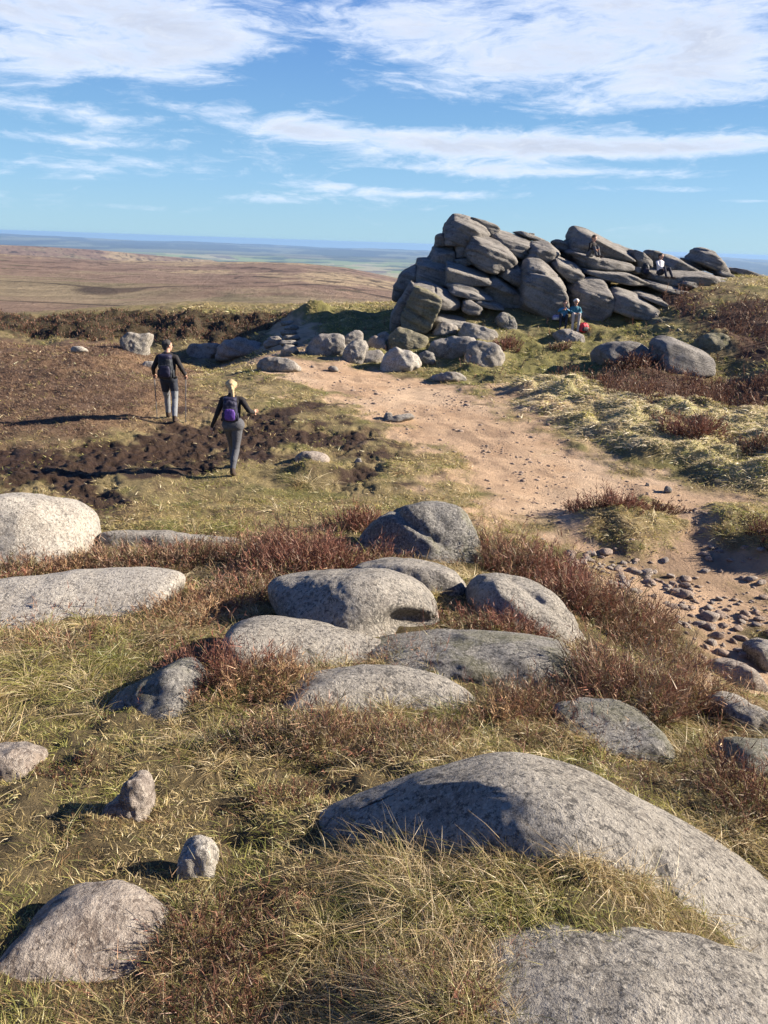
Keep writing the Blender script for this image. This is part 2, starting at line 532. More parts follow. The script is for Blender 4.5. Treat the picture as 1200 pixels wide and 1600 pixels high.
def principled(t, out, color, rough=.85, normal=None, spec=.3):
    b = t.t.nodes.new('ShaderNodeBsdfPrincipled')
    t.put(b.inputs['Base Color'], color)
    t.put(b.inputs['Roughness'], rough)
    t.put(b.inputs['Specular IOR Level'], spec)
    t.put(b.inputs['Normal'], normal)
    t.t.links.new(b.outputs[0], out.inputs[0])
    return b

# ------------------------------------------------------------------ ground sheet
def geo_r(a, b, q):
    n = max(2, int(round(math.log(b / a) / math.log(q))))
    return np.geomspace(a, b, n, endpoint=False)
rad = np.concatenate([geo_r(.3, 1.0, 1.06), geo_r(1.0, 12, 1.012), geo_r(12, 45, 1.0045), geo_r(45, 3000, 1.012), geo_r(3000, 30000, 1.02), [30000]])
ang = np.concatenate([np.linspace(-46, 46, 1000), np.linspace(46, 314, 110)[1:-1]])
NA, NR = len(ang), len(rad)
Ag, Rg = np.meshgrid(np.radians(ang), rad)
GX, GY = Rg * np.sin(Ag), Rg * np.cos(Ag)
GZ = H(GX, GY)
gx, gy = GX.ravel(), GY.ravel()
gd = Rg.ravel()
def mixc(c, col, m):
    return c * (1 - m[:, None]) + np.array(col)[None, :] * m[:, None]
nz1 = fbm2(gx, gy, .9, 4, 31.0); nz2 = fbm2(gx, gy, .28, 4, 41.0); nz3 = fbm2(gx, gy, 3.0, 3, 51.0)
c = np.tile(np.array([.205, .165, .082]), (len(gx), 1))             # dry thatch grass
c = mixc(c, (.13, .125, .045), sst(nz1, .1, .6) * .8)
c = mixc(c, (.30, .235, .13), sst(nz2 + nz3 * .4, .1, .7) * .7)
c = mixc(c, (.10, .065, .042), sst(-nz1 + nz3 * .5, .25, .8) * .75)
br = reg('brown', gx, gy, 1.2, 1.5, .5, 3.0)
c = mixc(c, (.130, .085, .058), br)
c = mixc(c, (.085, .055, .040), br * sst(nz1 + .3 * nz3, 0, .5) * .7)
c = mixc(c, (.27, .175, .10), br * sst(nz2 - .4 * nz1, .2, .7) * .7)
gr = reg('green', gx, gy, 1.0, 1.5, .5, 5.0)
c = mixc(c, (.15, .15, .05), gr * .7); c = mixc(c, (.30, .25, .13), gr * sst(nz1, 0, .5) * .6)
tu = reg('tussock', gx, gy, .5, .6, .8, 6.0)
c = mixc(c, (.42, .38, .20), tu * .85)
c = mixc(c, (.14, .155, .05), tu * sst(nz1, .25, .6) * .5)
he = reg('heather', gx, gy, .6, .8, .8, 7.0)
c = mixc(c, (.075, .040, .032), he * .9)
db = reg('shaded_bank', gx, gy, .8, 1.2, .5, 5.0)
c = mixc(c, (.035, .026, .017), db * .9)  # dark heather ground, with the gully side's shade put into the colour
pt = reg('path', gx, gy, .45, 1.1, .9, 2.0)
tr = reg('trail', gx, gy, .6, 1.3, .6, 2.0)
ptm = np.maximum(pt, tr * .85)
pathc = np.tile(np.array([.49, .345, .225]), (len(gx), 1))
pathc = mixc(pathc, (.38, .255, .16), sst(nz1, -.1, .5) * .7)
pathc = mixc(pathc, (.24, .165, .11), sst(fbm2(gx * 1.0 + gy * .35, gy * .35 - gx * .2, 1.4, 4, 261.), .12, .5) * .6)
pathc = mixc(pathc, (.56, .42, .29), sst(-nz2 + nz3 * .3, 0, .6) * .7)
c = c * (1 - ptm[:, None]) + pathc * ptm[:, None]
pe = reg('peat', gx, gy, .35, 1.2, 1.0, 4.0)
pe = pe * sst(fbm2(gx, gy, 1.3, 4, 71.0) , -1.1, -.6)
c = mixc(c, (.040, .022, .015), pe * .95)
nearf = sst(-gd, -11, -8)
c = mixc(c, (.085, .065, .034), nearf * .75 * (1 - ptm))
# moor beyond the edge
mo = sst(gd, 46, 60)
ln = np.log(np.maximum(gd, 1))
mn1 = fbm(np.stack([gx / 90, gy / 90, gx * 0], -1), 5, .6); mn2 = fbm(np.stack([gx / 22 , gy / 60, gx * 0 + 4], -1), 4, .6); mn3 = fbm(np.stack([gx / 260 + gy / 900, gy / 420 - gx / 700, gx * 0 + 9], -1), 4, .55)
mc = np.tile(np.array([.200, .140, .104]), (len(gx), 1))
mc = mixc(mc, (.135, .088, .068), sst(mn1, 0, .5) * .8)
mc = mixc(mc, (.34, .27, .165), sst(mn3 + .35 * mn2 - .25 * mn1, .18, .55) * .75)
mc = mixc(mc, (.055, .036, .027), sst(mn2 + mn1 * .4, .38, .62) * .9)
mc = mixc(mc, (.235, .205, .12), sst(-mn3 + .2 * mn2, .30, .65) * .55)
hag = np.abs(fbm(np.stack([gx / 150 + gy / 500, gy / 210, gx * 0 + 14], -1), 3, .5))
mc = mixc(mc, (.045, .03, .024), sst(-hag, -.036, -.010) * .85)
hag2 = np.abs(fbm(np.stack([gx / 60 + gy / 300, gy / 90, gx * 0 + 24], -1), 3, .5))
mc = mixc(mc, (.05, .035, .028), sst(-hag2, -.05, -.015) * sst(mn3, -.1, .3) * .7)
mc = mc * 1.02
c = c * (1 - mo[:, None]) + mc * mo[:, None]
# distant farmland
fp = sst(gd, 3000, 4200)
cellx, celly = np.floor(gx / 330 + 1.3 * fbm2(gx, gy, 1 / 1400., 2, 3.0)), np.floor(gy / 520 + 1.3 * fbm2(gx, gy, 1 / 1400., 2, 8.0))
hsh = np.abs(np.sin(cellx * 12.9898 + celly * 78.233) * 43758.5453) % 1.0
fc = np.where((hsh < .55)[:, None], np.array([.22, .27, .09])[None, :], np.array([.34, .31, .17])[None, :])
fc = np.where((hsh > .86)[:, None], np.array([.15, .12, .08])[None, :], fc)
wood = sst(fbm2(gx, gy, 1 / 900., 4, 91.0), .12, .35)
fc = mixc(fc, (.03, .05, .025), wood * .9)
fc = mixc(fc, (.030, .034, .030), sst(gd, 8500, 11500) * .92)
fc = mixc(fc, (.17, .18, .11), sst(fbm(np.stack([gx / 1500, gy / 3200, gx * 0 + 31], -1), 5, .65), .02, .30) * sst(gd, 9000, 11500) * .9)
c = c * (1 - fp[:, None]) + fc * fp[:, None]
gv = np.stack([gx, gy, GZ.ravel()], -1)
idx = np.arange(NA * NR).reshape(NR, NA)
nxt = np.roll(idx, -1, axis=1)
q = np.stack([idx[:-1], nxt[:-1], nxt[1:], idx[1:]], -1).reshape(-1, 4)[:, ::-1]
cen = len(gv)
gv = np.vstack([gv, [[0, 0, float(H(np.array([0.]), np.array([0.]))[0])]]])
c = np.vstack([c, c[:1]])
tri = np.stack([np.full(NA, cen), nxt[0], idx[0]], -1)
flat = np.concatenate([q.ravel(), tri.ravel()])
ls = np.concatenate([np.arange(len(q)) * 4, len(q) * 4 + np.arange(len(tri)) * 3])
msk = np.stack([np.append(ptm * (1 - mo), 0), np.append(pe * (1 - mo), 0), np.append(mo, 0)], -1)
gme = new_mesh('ground', gv, flat, ls, {'base': c, 'mask': msk}, smooth=True)
gm, t, out = mat_new('ground_soil_turf')
base = t.attr('base').outputs['Color']
mk = t.attr('mask').outputs['Color']
s_ = t.t.nodes.new('ShaderNodeSeparateColor'); t.put(s_.inputs[0], mk)
mp, mpe, mmo = s_.outputs[0], s_.outputs[1], s_.outputs[2]
pos = t.t.nodes.new('ShaderNodeNewGeometry').outputs['Position']
a1 = t.noise(pos, 3.0, 8, .7); a2 = t.noise(pos, 22.0, 5, .7); a3 = t.noise(pos, 90, 6, .75)
farn = t.noise(t.v('MULTIPLY', pos, (1, .45, 1)), .10, 8, .72)
var = t.m('ADD', t.m('ADD', t.m('MULTIPLY', a1, .7), t.m('MULTIPLY', a2, .5)), t.m('MULTIPLY', a3, .4))          # ~0.8
varp = t.m('ADD', t.m('MULTIPLY', a1, .35), t.m('MULTIPLY', a2, .25))
fac = t.lin(var, .45, 1.15, .45, 1.6)
facp = t.lin(varp, .2, .4, .82, 1.18)
facm = t.lin(farn, .25, .75, .55, 1.45)
f_ = t.m('ADD', t.m('MULTIPLY', fac, t.m('SUBTRACT', 1, mp)), t.m('MULTIPLY', facp, mp))
f_ = t.m('ADD', t.m('MULTIPLY', f_, t.m('SUBTRACT', 1, mmo)), t.m('MULTIPLY', facm, mmo))
col = t.v('SCALE', base, f_)
# scuffs, footprints and grit on the path
vor = t.voro(pos, 5.5)
gritm = t.m('MULTIPLY', t.step(t.noise(pos, 14, 3, .6), .60, .68), mp)
col = t.mix(t.m('MULTIPLY', gritm, .35), col, (.20, .13, .09))
col = t.mix(t.m('MULTIPLY', t.m('MULTIPLY', t.step(a3, .62, .7), mp), .3), col, (.55, .45, .36))
hh = t.m('ADD', t.m('MULTIPLY', a1, .6), t.m('MULTIPLY', a2, .35))
hh = t.m('ADD', hh, t.m('MULTIPLY', a3, .22))
scuff = t.m('MULTIPLY', t.m('SMOOTH_MIN', vor, .12, .05), mp)
hh = t.m('ADD', hh, t.m('MULTIPLY', scuff, 2.2))
nb = t.bump(hh, 1.0, .10)
nb2 = t.bump(t.m('MULTIPLY', farn, mmo), 1.0, 3.5, nb)
principled(t, out, col, t.m('SUBTRACT', .95, t.m('MULTIPLY', mpe, .25)), nb2, .2)
ground = link('ground', gme, gm)
tag(ground, kind='structure')

# ------------------------------------------------------------------ rock materials
def rock_mat(name, c1, c2, clichen, cdark, lich=.5, grain=1.0, strata=0.0, warm=0.0, spot=1.0, mossy=0.0):
    m, t, out = mat_new(name)
    P_ = t.t.nodes.new('ShaderNodeNewGeometry')
    pos = P_.outputs['Position']; nrm = P_.outputs['Normal']
    big = t.noise(pos, 1.3, 6, .6)
    med = t.noise(pos, 7.0 * grain, 7, .68)
    fine = t.noise(pos, 42.0 * grain, 5, .75)
    vf = t.noise(pos, 170.0 * grain, 3, .7)
    col = t.mix(t.step(big, .35, .65), c1, c2)
    col = t.mix(t.m('MULTIPLY', t.step(med, .50, .66), .8), col, cdark)
    nz = t.sep(nrm)[2]
    stain = t.noise(t.v('MULTIPLY', pos, (1.0, 1.0, .45)), 2.4 * max(grain, .5), 8, .7, .6)
    col = t.mix(t.m('MULTIPLY', t.step(stain, .53, .64), .55), col, cdark)
    lm = t.m('ADD', t.noise(pos, 4.0 * grain, 9, .78), t.m('MULTIPLY', nz, .10))
    col = t.mix(t.m('MULTIPLY', t.step(lm, .50, .62), lich), col, clichen)
    sp = t.step(fine, .52, .57)
    col = t.mix(t.m('MULTIPLY', sp, .80 * spot), col, clichen)
    dk = t.step(t.noise(t.v('ADD', pos, (5, 9, 2)), 30.0 * grain, 6, .8), .52, .58)
    col = t.mix(t.m('MULTIPLY', dk, .85 * spot), col, cdark)
    col = t.mix(t.m('MULTIPLY', t.step(vf, .5, .7), .4 * spot), col, cdark)
    col = t.mix(t.m('MULTIPLY', t.step(t.m('SUBTRACT', 1, vf), .52, .68), .4 * spot), col, clichen)
    if mossy:
        ms = t.m('MULTIPLY', t.step(t.m('ADD', t.noise(pos, 2.2, 6, .7), t.m('MULTIPLY', nz, .08)), .54, .66), mossy)
        col = t.mix(ms, col, (.115, .115, .035))
    h = t.m('ADD', t.m('MULTIPLY', med, .5), t.m('MULTIPLY', fine, .50))
    h = t.m('ADD', h, t.m('MULTIPLY', vf, .16))
    pit = t.step(t.voro(pos, 24 * grain), .0, .28)
    h = t.m('ADD', h, t.m('MULTIPLY', pit, .16))
    nb = None
    if strata:
        sv = t.v('MULTIPLY', pos, (.55, .35, 1.0))
        tilt = t.m('ADD', t.sep(pos)[2], t.m('MULTIPLY', t.sep(pos)[0], .30))
        sv = t.comb(t.m('MULTIPLY', t.sep(pos)[0], .25), t.m('MULTIPLY', t.sep(pos)[1], .25), t.m('MULTIPLY', tilt, 2.6))
        st = t.noise(sv, 2.3, 7, .68, .3)
        col = t.mix(t.m('MULTIPLY', t.step(st, .52, .66), .55 * strata), col, cdark)
        col = t.mix(t.m('MULTIPLY', t.step(t.m('SUBTRACT', 1, st), .54, .66), .35 * strata), col, clichen)
        nb = t.bump(st, 1.0 * strata, .26)
    nb = t.bump(h, 1.0, .05 / max(grain, .3) ** .5, nb)
    principled(t, out, col, .9, nb, .25)
    return m
M = {}
M['grit'] = rock_mat('gritstone_lichen', (.265, .24, .205), (.19, .175, .155), (.47, .44, .385), (.060, .057, .054), .50)
M['grit_dark'] = rock_mat('gritstone_dark_lichen', (.19, .178, .16), (.13, .127, .12), (.40, .385, .35), (.040, .040, .040), .42, mossy=.35)
M['grit_pale'] = rock_mat('gritstone_pale', (.41, .375, .32), (.32, .29, .25), (.56, .53, .47), (.12, .11, .10), .5)
M['grit_brown'] = rock_mat('gritstone_brown', (.33, .265, .215), (.25, .215, .19), (.46, .41, .355), (.12, .095, .08), .4)
M['tor'] = rock_mat('tor_gritstone', (.30, .28, .252), (.22, .206, .188), (.39, .37, .335), (.085, .077, .070), .35, .45, 1.0, spot=.45)
M['tor_green'] = rock_mat('tor_gritstone_algae', (.235, .215, .145), (.175, .165, .12), (.35, .32, .235), (.07, .066, .050), .30, .45, .7, spot=.5, mossy=.5)
M['mid'] = rock_mat('gritstone_mid', (.30, .27, .23), (.22, .203, .18), (.42, .395, .355), (.09, .083, .078), .45, .6, .3, spot=.6)
M['cobble'] = rock_mat('sandstone_cobble', (.36, .26, .20), (.27, .21, .175), (.46, .38, .31), (.15, .11, .085), .3, 1.0)

# ------------------------------------------------------------------ rocks: rounded polytopes with weathered relief
_ico = {}
def ico(n):
    if n not in _ico:
        bm = bmesh.new()
        bmesh.ops.create_icosphere(bm, subdivisions=n, radius=1.0)
        bm.verts.ensure_lookup_table()
        v = np.array([p.co[:] for p in bm.verts]); f = np.array([[q.index for q in p.verts] for p in bm.faces])
        bm.free()
        _ico[n] = (v / np.linalg.norm(v, axis=1)[:, None], f)
    return _ico[n]
ROCKS = []      # (centre, N, Hh, P, bound) for keeping plants out of stone
def gauge(d, N, Hh, P):
    a = np.maximum(d @ N.T, 0) / Hh
    return np.maximum((a ** P).sum(-1), 1e-12) ** (1 / P)
def rock(label, poly, thick=None, Y=None, vb=None, faces=(), p=5.0, mat='grit', lvl=5, amp=.03, kind='boulder', cat='boulder', group=None,
         vertical=False, tilt=0.0, seed=0, dents=(), grow=1.07, sink=.5, bury=0.0, facet=3, freq=1.0, strata=0.0, grooves=()):
    pts = np.array(poly, float)
    A = .5 * np.sum(pts[:, 0] * np.roll(pts[:, 1], -1) - np.roll(pts[:, 0], -1) * pts[:, 1])
    if A < 0: pts = pts[::-1]
    if bury:
        hgt = pts[:, 1].max() - pts[:, 1].min()
        if vb is None: vb = pts[:, 1].max()
        low = pts[:, 1] > pts[:, 1].max() - .30 * hgt
        pts[low, 1] += bury * hgt
    def _hull(q_):
        q_ = sorted(map(tuple, q_))
        def half(it):
            h_ = []
            for z_ in it:
                while len(h_) > 1 and (h_[-1][0] - h_[-2][0]) * (z_[1] - h_[-2][1]) - (h_[-1][1] - h_[-2][1]) * (z_[0] - h_[-2][0]) <= 0: h_.pop()
                h_.append(z_)
            return h_[:-1]
        return np.array(half(q_) + half(q_[::-1]))
    pts = _hull(pts)
    cx, cy = pts.mean(0) * .5 + (pts.max(0) + pts.min(0)) * .25
    if vertical:
        Rv, Uv, Dv = np.array([1., 0, 0]), np.array([0, 0, 1.]), np.array([0, 1., 0])
    else:
        Rv, Uv, Dv = CR[:, 0], CR[:, 1], -CR[:, 2]
    if Y is None:
        vbb = vb if vb is not None else pts[:, 1].max()
        g = march(cx, vbb, H0)
        Y0 = g[1]
        wpx = (pts[:, 0].max() - pts[:, 0].min()) / FPX * Y0
        if thick is None: thick = wpx * .8
        Y = Y0 + thick * sink
    C = at_dist(cx, cy, Y)
    def plane_pt(u, v):
        w = ray(u, v)
        tt = ((C - CPOS) @ Dv) / (w @ Dv)
        return CPOS + w * tt
    W3 = np.array([plane_pt(u, v) for u, v in pts]) - C
    xy = np.stack([W3 @ Rv, W3 @ Uv], -1)
    ext = xy.max(0) - xy.min(0)
    if thick is None: thick = ext[0] * .8
    tilt = min(tilt, .42 * ext[1] / thick)
    N, Hh = [], []
    n = len(xy)
    sgn = np.sign(np.sum(xy[:, 0] * np.roll(xy[:, 1], -1) - np.roll(xy[:, 0], -1) * xy[:, 1]))
    for i in range(n):
        a, b = xy[i], xy[(i + 1) % n]
        e = b - a
        L = np.linalg.norm(e)
        if L < 1e-6: continue
        nn = np.array([e[1], -e[0]]) / L * sgn
        k = tilt * max(0.0, nn[1])
        n3 = Rv * nn[0] + Uv * nn[1] - Dv * k
        ln_ = np.linalg.norm(n3); n3 = n3 / ln_
        pnt = Rv * a[0] + Uv * a[1] + Dv * (.28 * thick if k > 0 else 0)
        h = max(n3 @ pnt, .04 * ext.min())
        N.append(n3); Hh.append(h)
        if k > 0:
            n0 = Rv * nn[0] + Uv * nn[1]
            N.append(n0); Hh.append(max(n0 @ pnt, .04 * ext.min()))
    N.append(-Dv + Uv * .12); Hh.append(thick / 2); N.append(Dv); Hh.append(thick / 2)
    for fx, fy, fz, h in faces:
        v_ = np.array([fx, fy, fz]); v_ = v_ / np.linalg.norm(v_)
        N.append(v_); Hh.append(h)
    N = np.array(N); Hh = np.array(Hh) * grow
    dirs, F = ico(lvl)
    fr_ = np.random.default_rng(900 + seed)
    d0, _f0 = ico(3)
    d0 = d0 @ np.stack([Rv * ext[0], Uv * ext[1], Dv * thick], 0); d0 /= np.linalg.norm(d0, axis=1)[:, None]
    V0 = d0 / gauge(d0, N, Hh, p)[:, None]
    for _ in range(facet):
        nv_ = fr_.normal(size=3); nv_ /= np.linalg.norm(nv_)
        nv_ = nv_ - Dv * .9 + np.array([0, 0, .25]); nv_ /= np.linalg.norm(nv_)
        N = np.vstack([N, nv_]); Hh = np.append(Hh, (V0 @ nv_).max() * fr_.uniform(.80, .93))
    S = np.stack([Rv * ext[0], Uv * ext[1], Dv * thick], 0)
    d = dirs @ S; d = d / np.linalg.norm(d, axis=1)[:, None]
    r = 1 / gauge(d, N, Hh, p)
    V = d * r[:, None]
    sz = math.sqrt(ext[0] * ext[1])
    so = seed * 3.71 + cx * .017
    big = fbm(V / sz * 1.6 * freq + so, 3)
    med = fbm(V / sz * 6.0 * freq + so + 5, 4, .55)
    rdg = .35 - np.abs(fbm(V / sz * 2.4 * freq + so + 11, 2))
    disp = big * 1.1 + med * .36 + rdg * .8
    disp = amp * sz * np.where(disp < -.35, -.35 - .35 * np.tanh((-disp - .35) / .35), disp)
    if strata:
        lay = V[:, 2] + .30 * V[:, 0] + .12 * fbm(V * .8 + so, 3)
        s1 = perlin(np.stack([V[:, 0] * .25 + so, V[:, 1] * .25, lay * 3.2], -1)); s2 = perlin(np.stack([V[:, 0] * .4, V[:, 1] * .4 + so, lay * 7.5], -1))
        disp = disp + strata * (.11 * np.abs(s1) + .045 * s2 - .05)
    V = V + d * disp[:, None]
    for (du, dv, rr, dep) in dents:
        u_, v_ = proj(V + C)
        k = np.exp(-(((u_ - du) / rr[0]) ** 2 + ((v_ - dv) / rr[1]) ** 2) ** 1.5) * (((V @ Dv) < thick * .25))
        V = V + Dv * (k * dep)[:, None]
    for (u0, v0, u1, v1, wd, dep) in grooves:
        u_, v_ = proj(V + C)
        ex, ey = u1 - u0, v1 - v0
        tt = np.clip(((u_ - u0) * ex + (v_ - v0) * ey) / (ex * ex + ey * ey), 0, 1)
        dd = np.hypot(u_ - u0 - tt * ex, v_ - v0 - tt * ey) + 1.2 * fbm(V * 3 + so, 2)
        k = np.exp(-(dd / wd) ** 2) * ((V @ Dv) < thick * .3)
        V = V - d * (k * dep)[:, None]
    base_z = V[:, 2].min()
    org = C + np.array([0, 0, max(base_z, -sz)])
    me = new_mesh(kind, V + C - org, F.ravel(), np.arange(len(F)) * 3, smooth=True)
    o = link(kind, me, M[mat] if isinstance(mat, str) else mat, loc=tuple(org))
    tag(o, label, cat, group)
    ROCKS.append((C, N, Hh, p, np.linalg.norm(V, axis=1).max()))
    return o
def in_rock(P3, grow=1.0):
    ins = np.zeros(len(P3), bool)
    for C, N, Hh, p, bd in ROCKS:
        d = P3 - C
        k = np.where((np.abs(d) < bd * grow).all(1))[0]
        if len(k):
            ins[k] |= gauge(d[k], N, Hh, p) < grow
    return ins

# ------------------------------------------------------------------ foreground boulders
# (traced outline in the photograph -> real place, size and thickness)
FG = [
 dict(label='largest foreground boulder, a long whaleback of grey gritstone running off the right edge', poly=[(370, 1372), (470, 1344), (600, 1288), (700, 1234), (790, 1202), (870, 1208), (960, 1246), (1080, 1315), (1230, 1385), (1330, 1480), (1330, 1640), (1100, 1600), (760, 1480), (520, 1420)],
      Y=2.02, thick=.95, faces=[(-.50, -.62, .35, .34), (.45, -.35, .75, .36), (0, -.7, .7, .33)], p=8, facet=0, mat='grit', lvl=7, amp=.014, grow=1.04, grooves=[(1030, 1330, 1065, 1440, 7, .04)], dents=[(700, 1260, (110, 35), .10)]),
 dict(label='pale domed boulder cut off by the bottom right corner', poly=[(560, 1680), (670, 1610), (820, 1560), (970, 1546), (1130, 1558), (1300, 1605), (1420, 1730), (1300, 1900), (760, 1900), (640, 1790)],
      Y=1.22, thick=.7, facet=1, p=8, mat='grit', lvl=7, amp=.018, faces=[(.1, -.3, .9, .22)]),
 dict(label='brownish grey rounded boulder at the bottom left corner', poly=[(-10, 1510), (15, 1470), (65, 1432), (130, 1415), (185, 1425), (230, 1465), (275, 1520), (275, 1565), (200, 1590), (60, 1582), (0, 1545)],
      thick=.42, vb=1570, p=8, mat='grit_brown', lvl=6, amp=.02, faces=[(.25, -.3, .9, .15)]),
 dict(label='small speckled upright stone alone in the short grass', poly=[(278, 1350), (286, 1322), (310, 1312), (332, 1324), (340, 1362), (326, 1376), (284, 1370)], p=8, mat='grit_pale', lvl=5, amp=.03, thick=.11, cat='stone', kind='stone'),
 dict(label='small craggy two-part stone on the grassy bank at the left', poly=[(192, 1240), (200, 1218), (222, 1214), (238, 1238), (232, 1268), (200, 1280)], p=8, mat='grit_brown', lvl=5, amp=.06, thick=.14, cat='stone', kind='stone'),
 dict(label='low brown stone leaning on the craggy stone on the left bank', poly=[(160, 1272), (170, 1254), (196, 1240), (204, 1262), (190, 1282), (166, 1284)], p=8, mat='grit_brown', lvl=4, amp=.06, thick=.1, cat='stone', kind='stone'),
 dict(label='flat brown stone set in turf on the left edge below the slabs', poly=[(-60, 1200), (-30, 1176), (30, 1168), (62, 1182), (56, 1204), (0, 1222)], p=8, mat='grit_brown', lvl=5, amp=.04, thick=.25),
 dict(label='half buried grey stone at the bottom edge between two heather clumps', poly=[(395, 1600), (420, 1575), (470, 1566), (510, 1584), (520, 1640), (400, 1640)], Y=1.42, p=8, mat='grit_dark', lvl=5, amp=.04, thick=.2),
 dict(label='dark shaded slab sloping down to the left under reddish heather', poly=[(85, 1155), (150, 1115), (210, 1072), (255, 1044), (290, 1046), (315, 1090), (310, 1150), (240, 1172), (110, 1168)], thick=.75, vb=1140, p=8, mat='grit_dark', lvl=6, amp=.03, faces=[(-.4, -.5, .7, .2)]),
 dict(label='pale whaleback slab above the grassy front slab, left of centre', poly=[(335, 1000), (370, 976), (450, 972), (530, 988), (610, 1012), (668, 1050), (640, 1085), (500, 1085), (360, 1060)], thick=.75, vb=1058, p=8, mat='grit', lvl=6, amp=.022, faces=[(.25, -.25, .9, .16)]),
 dict(label='low speckled slab with grass along its front, in the middle foreground', poly=[(425, 1100), (445, 1066), (500, 1052), (600, 1050), (690, 1062), (740, 1088), (768, 1122), (730, 1165), (600, 1160), (450, 1140)], thick=.6, vb=1130, p=8, mat='grit', lvl=6, amp=.022, faces=[(.2, -.35, .9, .15)]),
 dict(label='long dark slab lying across the middle, right of the hollowed boulder', poly=[(560, 1030), (595, 1004), (680, 991), (770, 989), (840, 998), (905, 1012), (900, 1050), (800, 1085), (690, 1082), (600, 1055)], thick=.8, vb=1068, p=8, mat='grit_dark', lvl=6, amp=.028, faces=[(-.1, .2, .95, .19)]),
 dict(label='big smooth boulder with a dark hollow under its right end', poly=[(405, 912), (440, 903), (520, 898), (590, 893), (640, 902), (680, 930), (694, 965), (680, 1000), (640, 1012), (560, 1012), (480, 1000), (420, 960)], thick=1.2, vb=1008, p=8, mat='grit', lvl=7, amp=.02,
      faces=[(-.45, -.45, .75, .50), (.35, -.6, .55, .56)], dents=[(640, 982, (48, 26), .34)]),
 dict(label='rounded boulder tucked right behind the hollowed boulder', poly=[(548, 892), (570, 879), (630, 875), (690, 884), (722, 905), (732, 935), (722, 975), (690, 990), (600, 985), (560, 940)], thick=.9, Y=6.55, p=8, mat='grit', lvl=6, amp=.025),
 dict(label='steep dark domed boulder with a crack and moss, behind the other foreground rocks', poly=[(548, 865), (562, 835), (600, 803), (645, 786), (695, 783), (728, 800), (746, 828), (748, 870), (700, 892), (560, 890)], thick=1.3, vb=880, p=8, mat='grit_dark', lvl=6, amp=.035,
      faces=[(-.5, -.7, .4, .42), (.35, -.7, .6, .46)], grooves=[(618, 798, 690, 850, 7, .06)]),
 dict(label='smooth slab dipping right beside the tall reddish heather', poly=[(735, 920), (752, 902), (790, 897), (840, 910), (880, 938), (915, 972), (900, 1000), (830, 1000), (760, 985), (735, 950)], thick=.9, vb=985, p=8, mat='grit', lvl=6, amp=.03, faces=[(.35, -.1, .85, .26)], grooves=[(800, 905, 905, 985, 5, .03)]),
 dict(label='broad flat pale slab reaching in from the left edge', poly=[(-160, 930), (0, 912), (90, 896), (200, 890), (262, 895), (272, 905), (240, 945), (190, 985), (60, 1000), (-100, 1010)], thick=1.4, vb=990, p=8, mat='grit_pale', lvl=6, amp=.02, faces=[(.05, -.25, .95, .26)]),
 dict(label='egg shaped pale boulder standing at the left edge beside the bog', poly=[(-110, 830), (-70, 782), (0, 767), (70, 764), (125, 778), (150, 803), (146, 840), (125, 872), (60, 892), (-40, 890)], thick=1.3, vb=885, p=5, mat='grit_pale', lvl=6, amp=.024),
 dict(label='thin low slab edge showing behind the heather near the left boulder', poly=[(140, 838), (170, 829), (260, 832), (370, 842), (390, 856), (300, 868), (160, 860)], thick=.7, vb=858, p=8, mat='grit', lvl=5, amp=.03),
 dict(label='square dark block under overhanging heather at the lower right', poly=[(880, 1128), (905, 1104), (965, 1100), (1015, 1125), (1042, 1162), (1030, 1200), (980, 1212), (920, 1195), (890, 1160)], thick=.5, vb=1185, sink=.6, p=14, mat='grit_dark', lvl=6, amp=.03, faces=[(-.1, .1, 1, .13)]),
 dict(label='sloping grey stone at the right edge above the block of heather', poly=[(1120, 1100), (1150, 1088), (1185, 1105), (1230, 1140), (1230, 1180), (1180, 1165), (1135, 1135)], thick=.4, vb=1160, p=8, mat='grit', lvl=5, amp=.04),
 dict(label='grey stone in dry grass at the right edge', poly=[(1130, 1205), (1150, 1172), (1200, 1165), (1260, 1180), (1260, 1240), (1170, 1235)], thick=.4, vb=1225, p=8, mat='grit_dark', lvl=5, amp=.04),
 dict(label='thin grey slab at the right edge just above the largest boulder', poly=[(1150, 1335), (1175, 1320), (1240, 1326), (1260, 1360), (1180, 1362)], thick=.3, vb=1352, p=8, mat='grit', lvl=5, amp=.04),
 dict(label='buried rock half sunk in the sandy path edge at the right', poly=[(1105, 1055), (1130, 1034), (1165, 1040), (1185, 1065), (1160, 1078), (1120, 1075)], thick=.5, vb=1070, p=8, mat='grit_brown', lvl=5, amp=.04),
 dict(label='rock by the right edge of the path below the loose stones', poly=[(1170, 1010), (1200, 1000), (1235, 1015), (1230, 1042), (1185, 1036)], thick=.4, p=8, mat='grit', lvl=5, amp=.04),
 dict(label='bleached stone perched on the turf mound at the right of the path', poly=[(1115, 812), (1128, 796), (1150, 792), (1175, 802), (1178, 816), (1150, 822), (1125, 824)], Y=12.0, thick=.5, p=8, mat='grit_pale', lvl=5, amp=.03, cat='stone', kind='stone'),
 dict(label='oval flat rock in straw grass behind the walking woman', poly=[(458, 718), (468, 707), (490, 704), (510, 709), (516, 720), (500, 728), (470, 727)], thick=.5, p=5, mat='grit_brown', lvl=5, amp=.03),
]
for i, s in enumerate(FG):
    if 'Y' not in s: s['bury'] = .28
    s['amp'] = s['amp'] * 1.15
    rock(seed=i, **s)

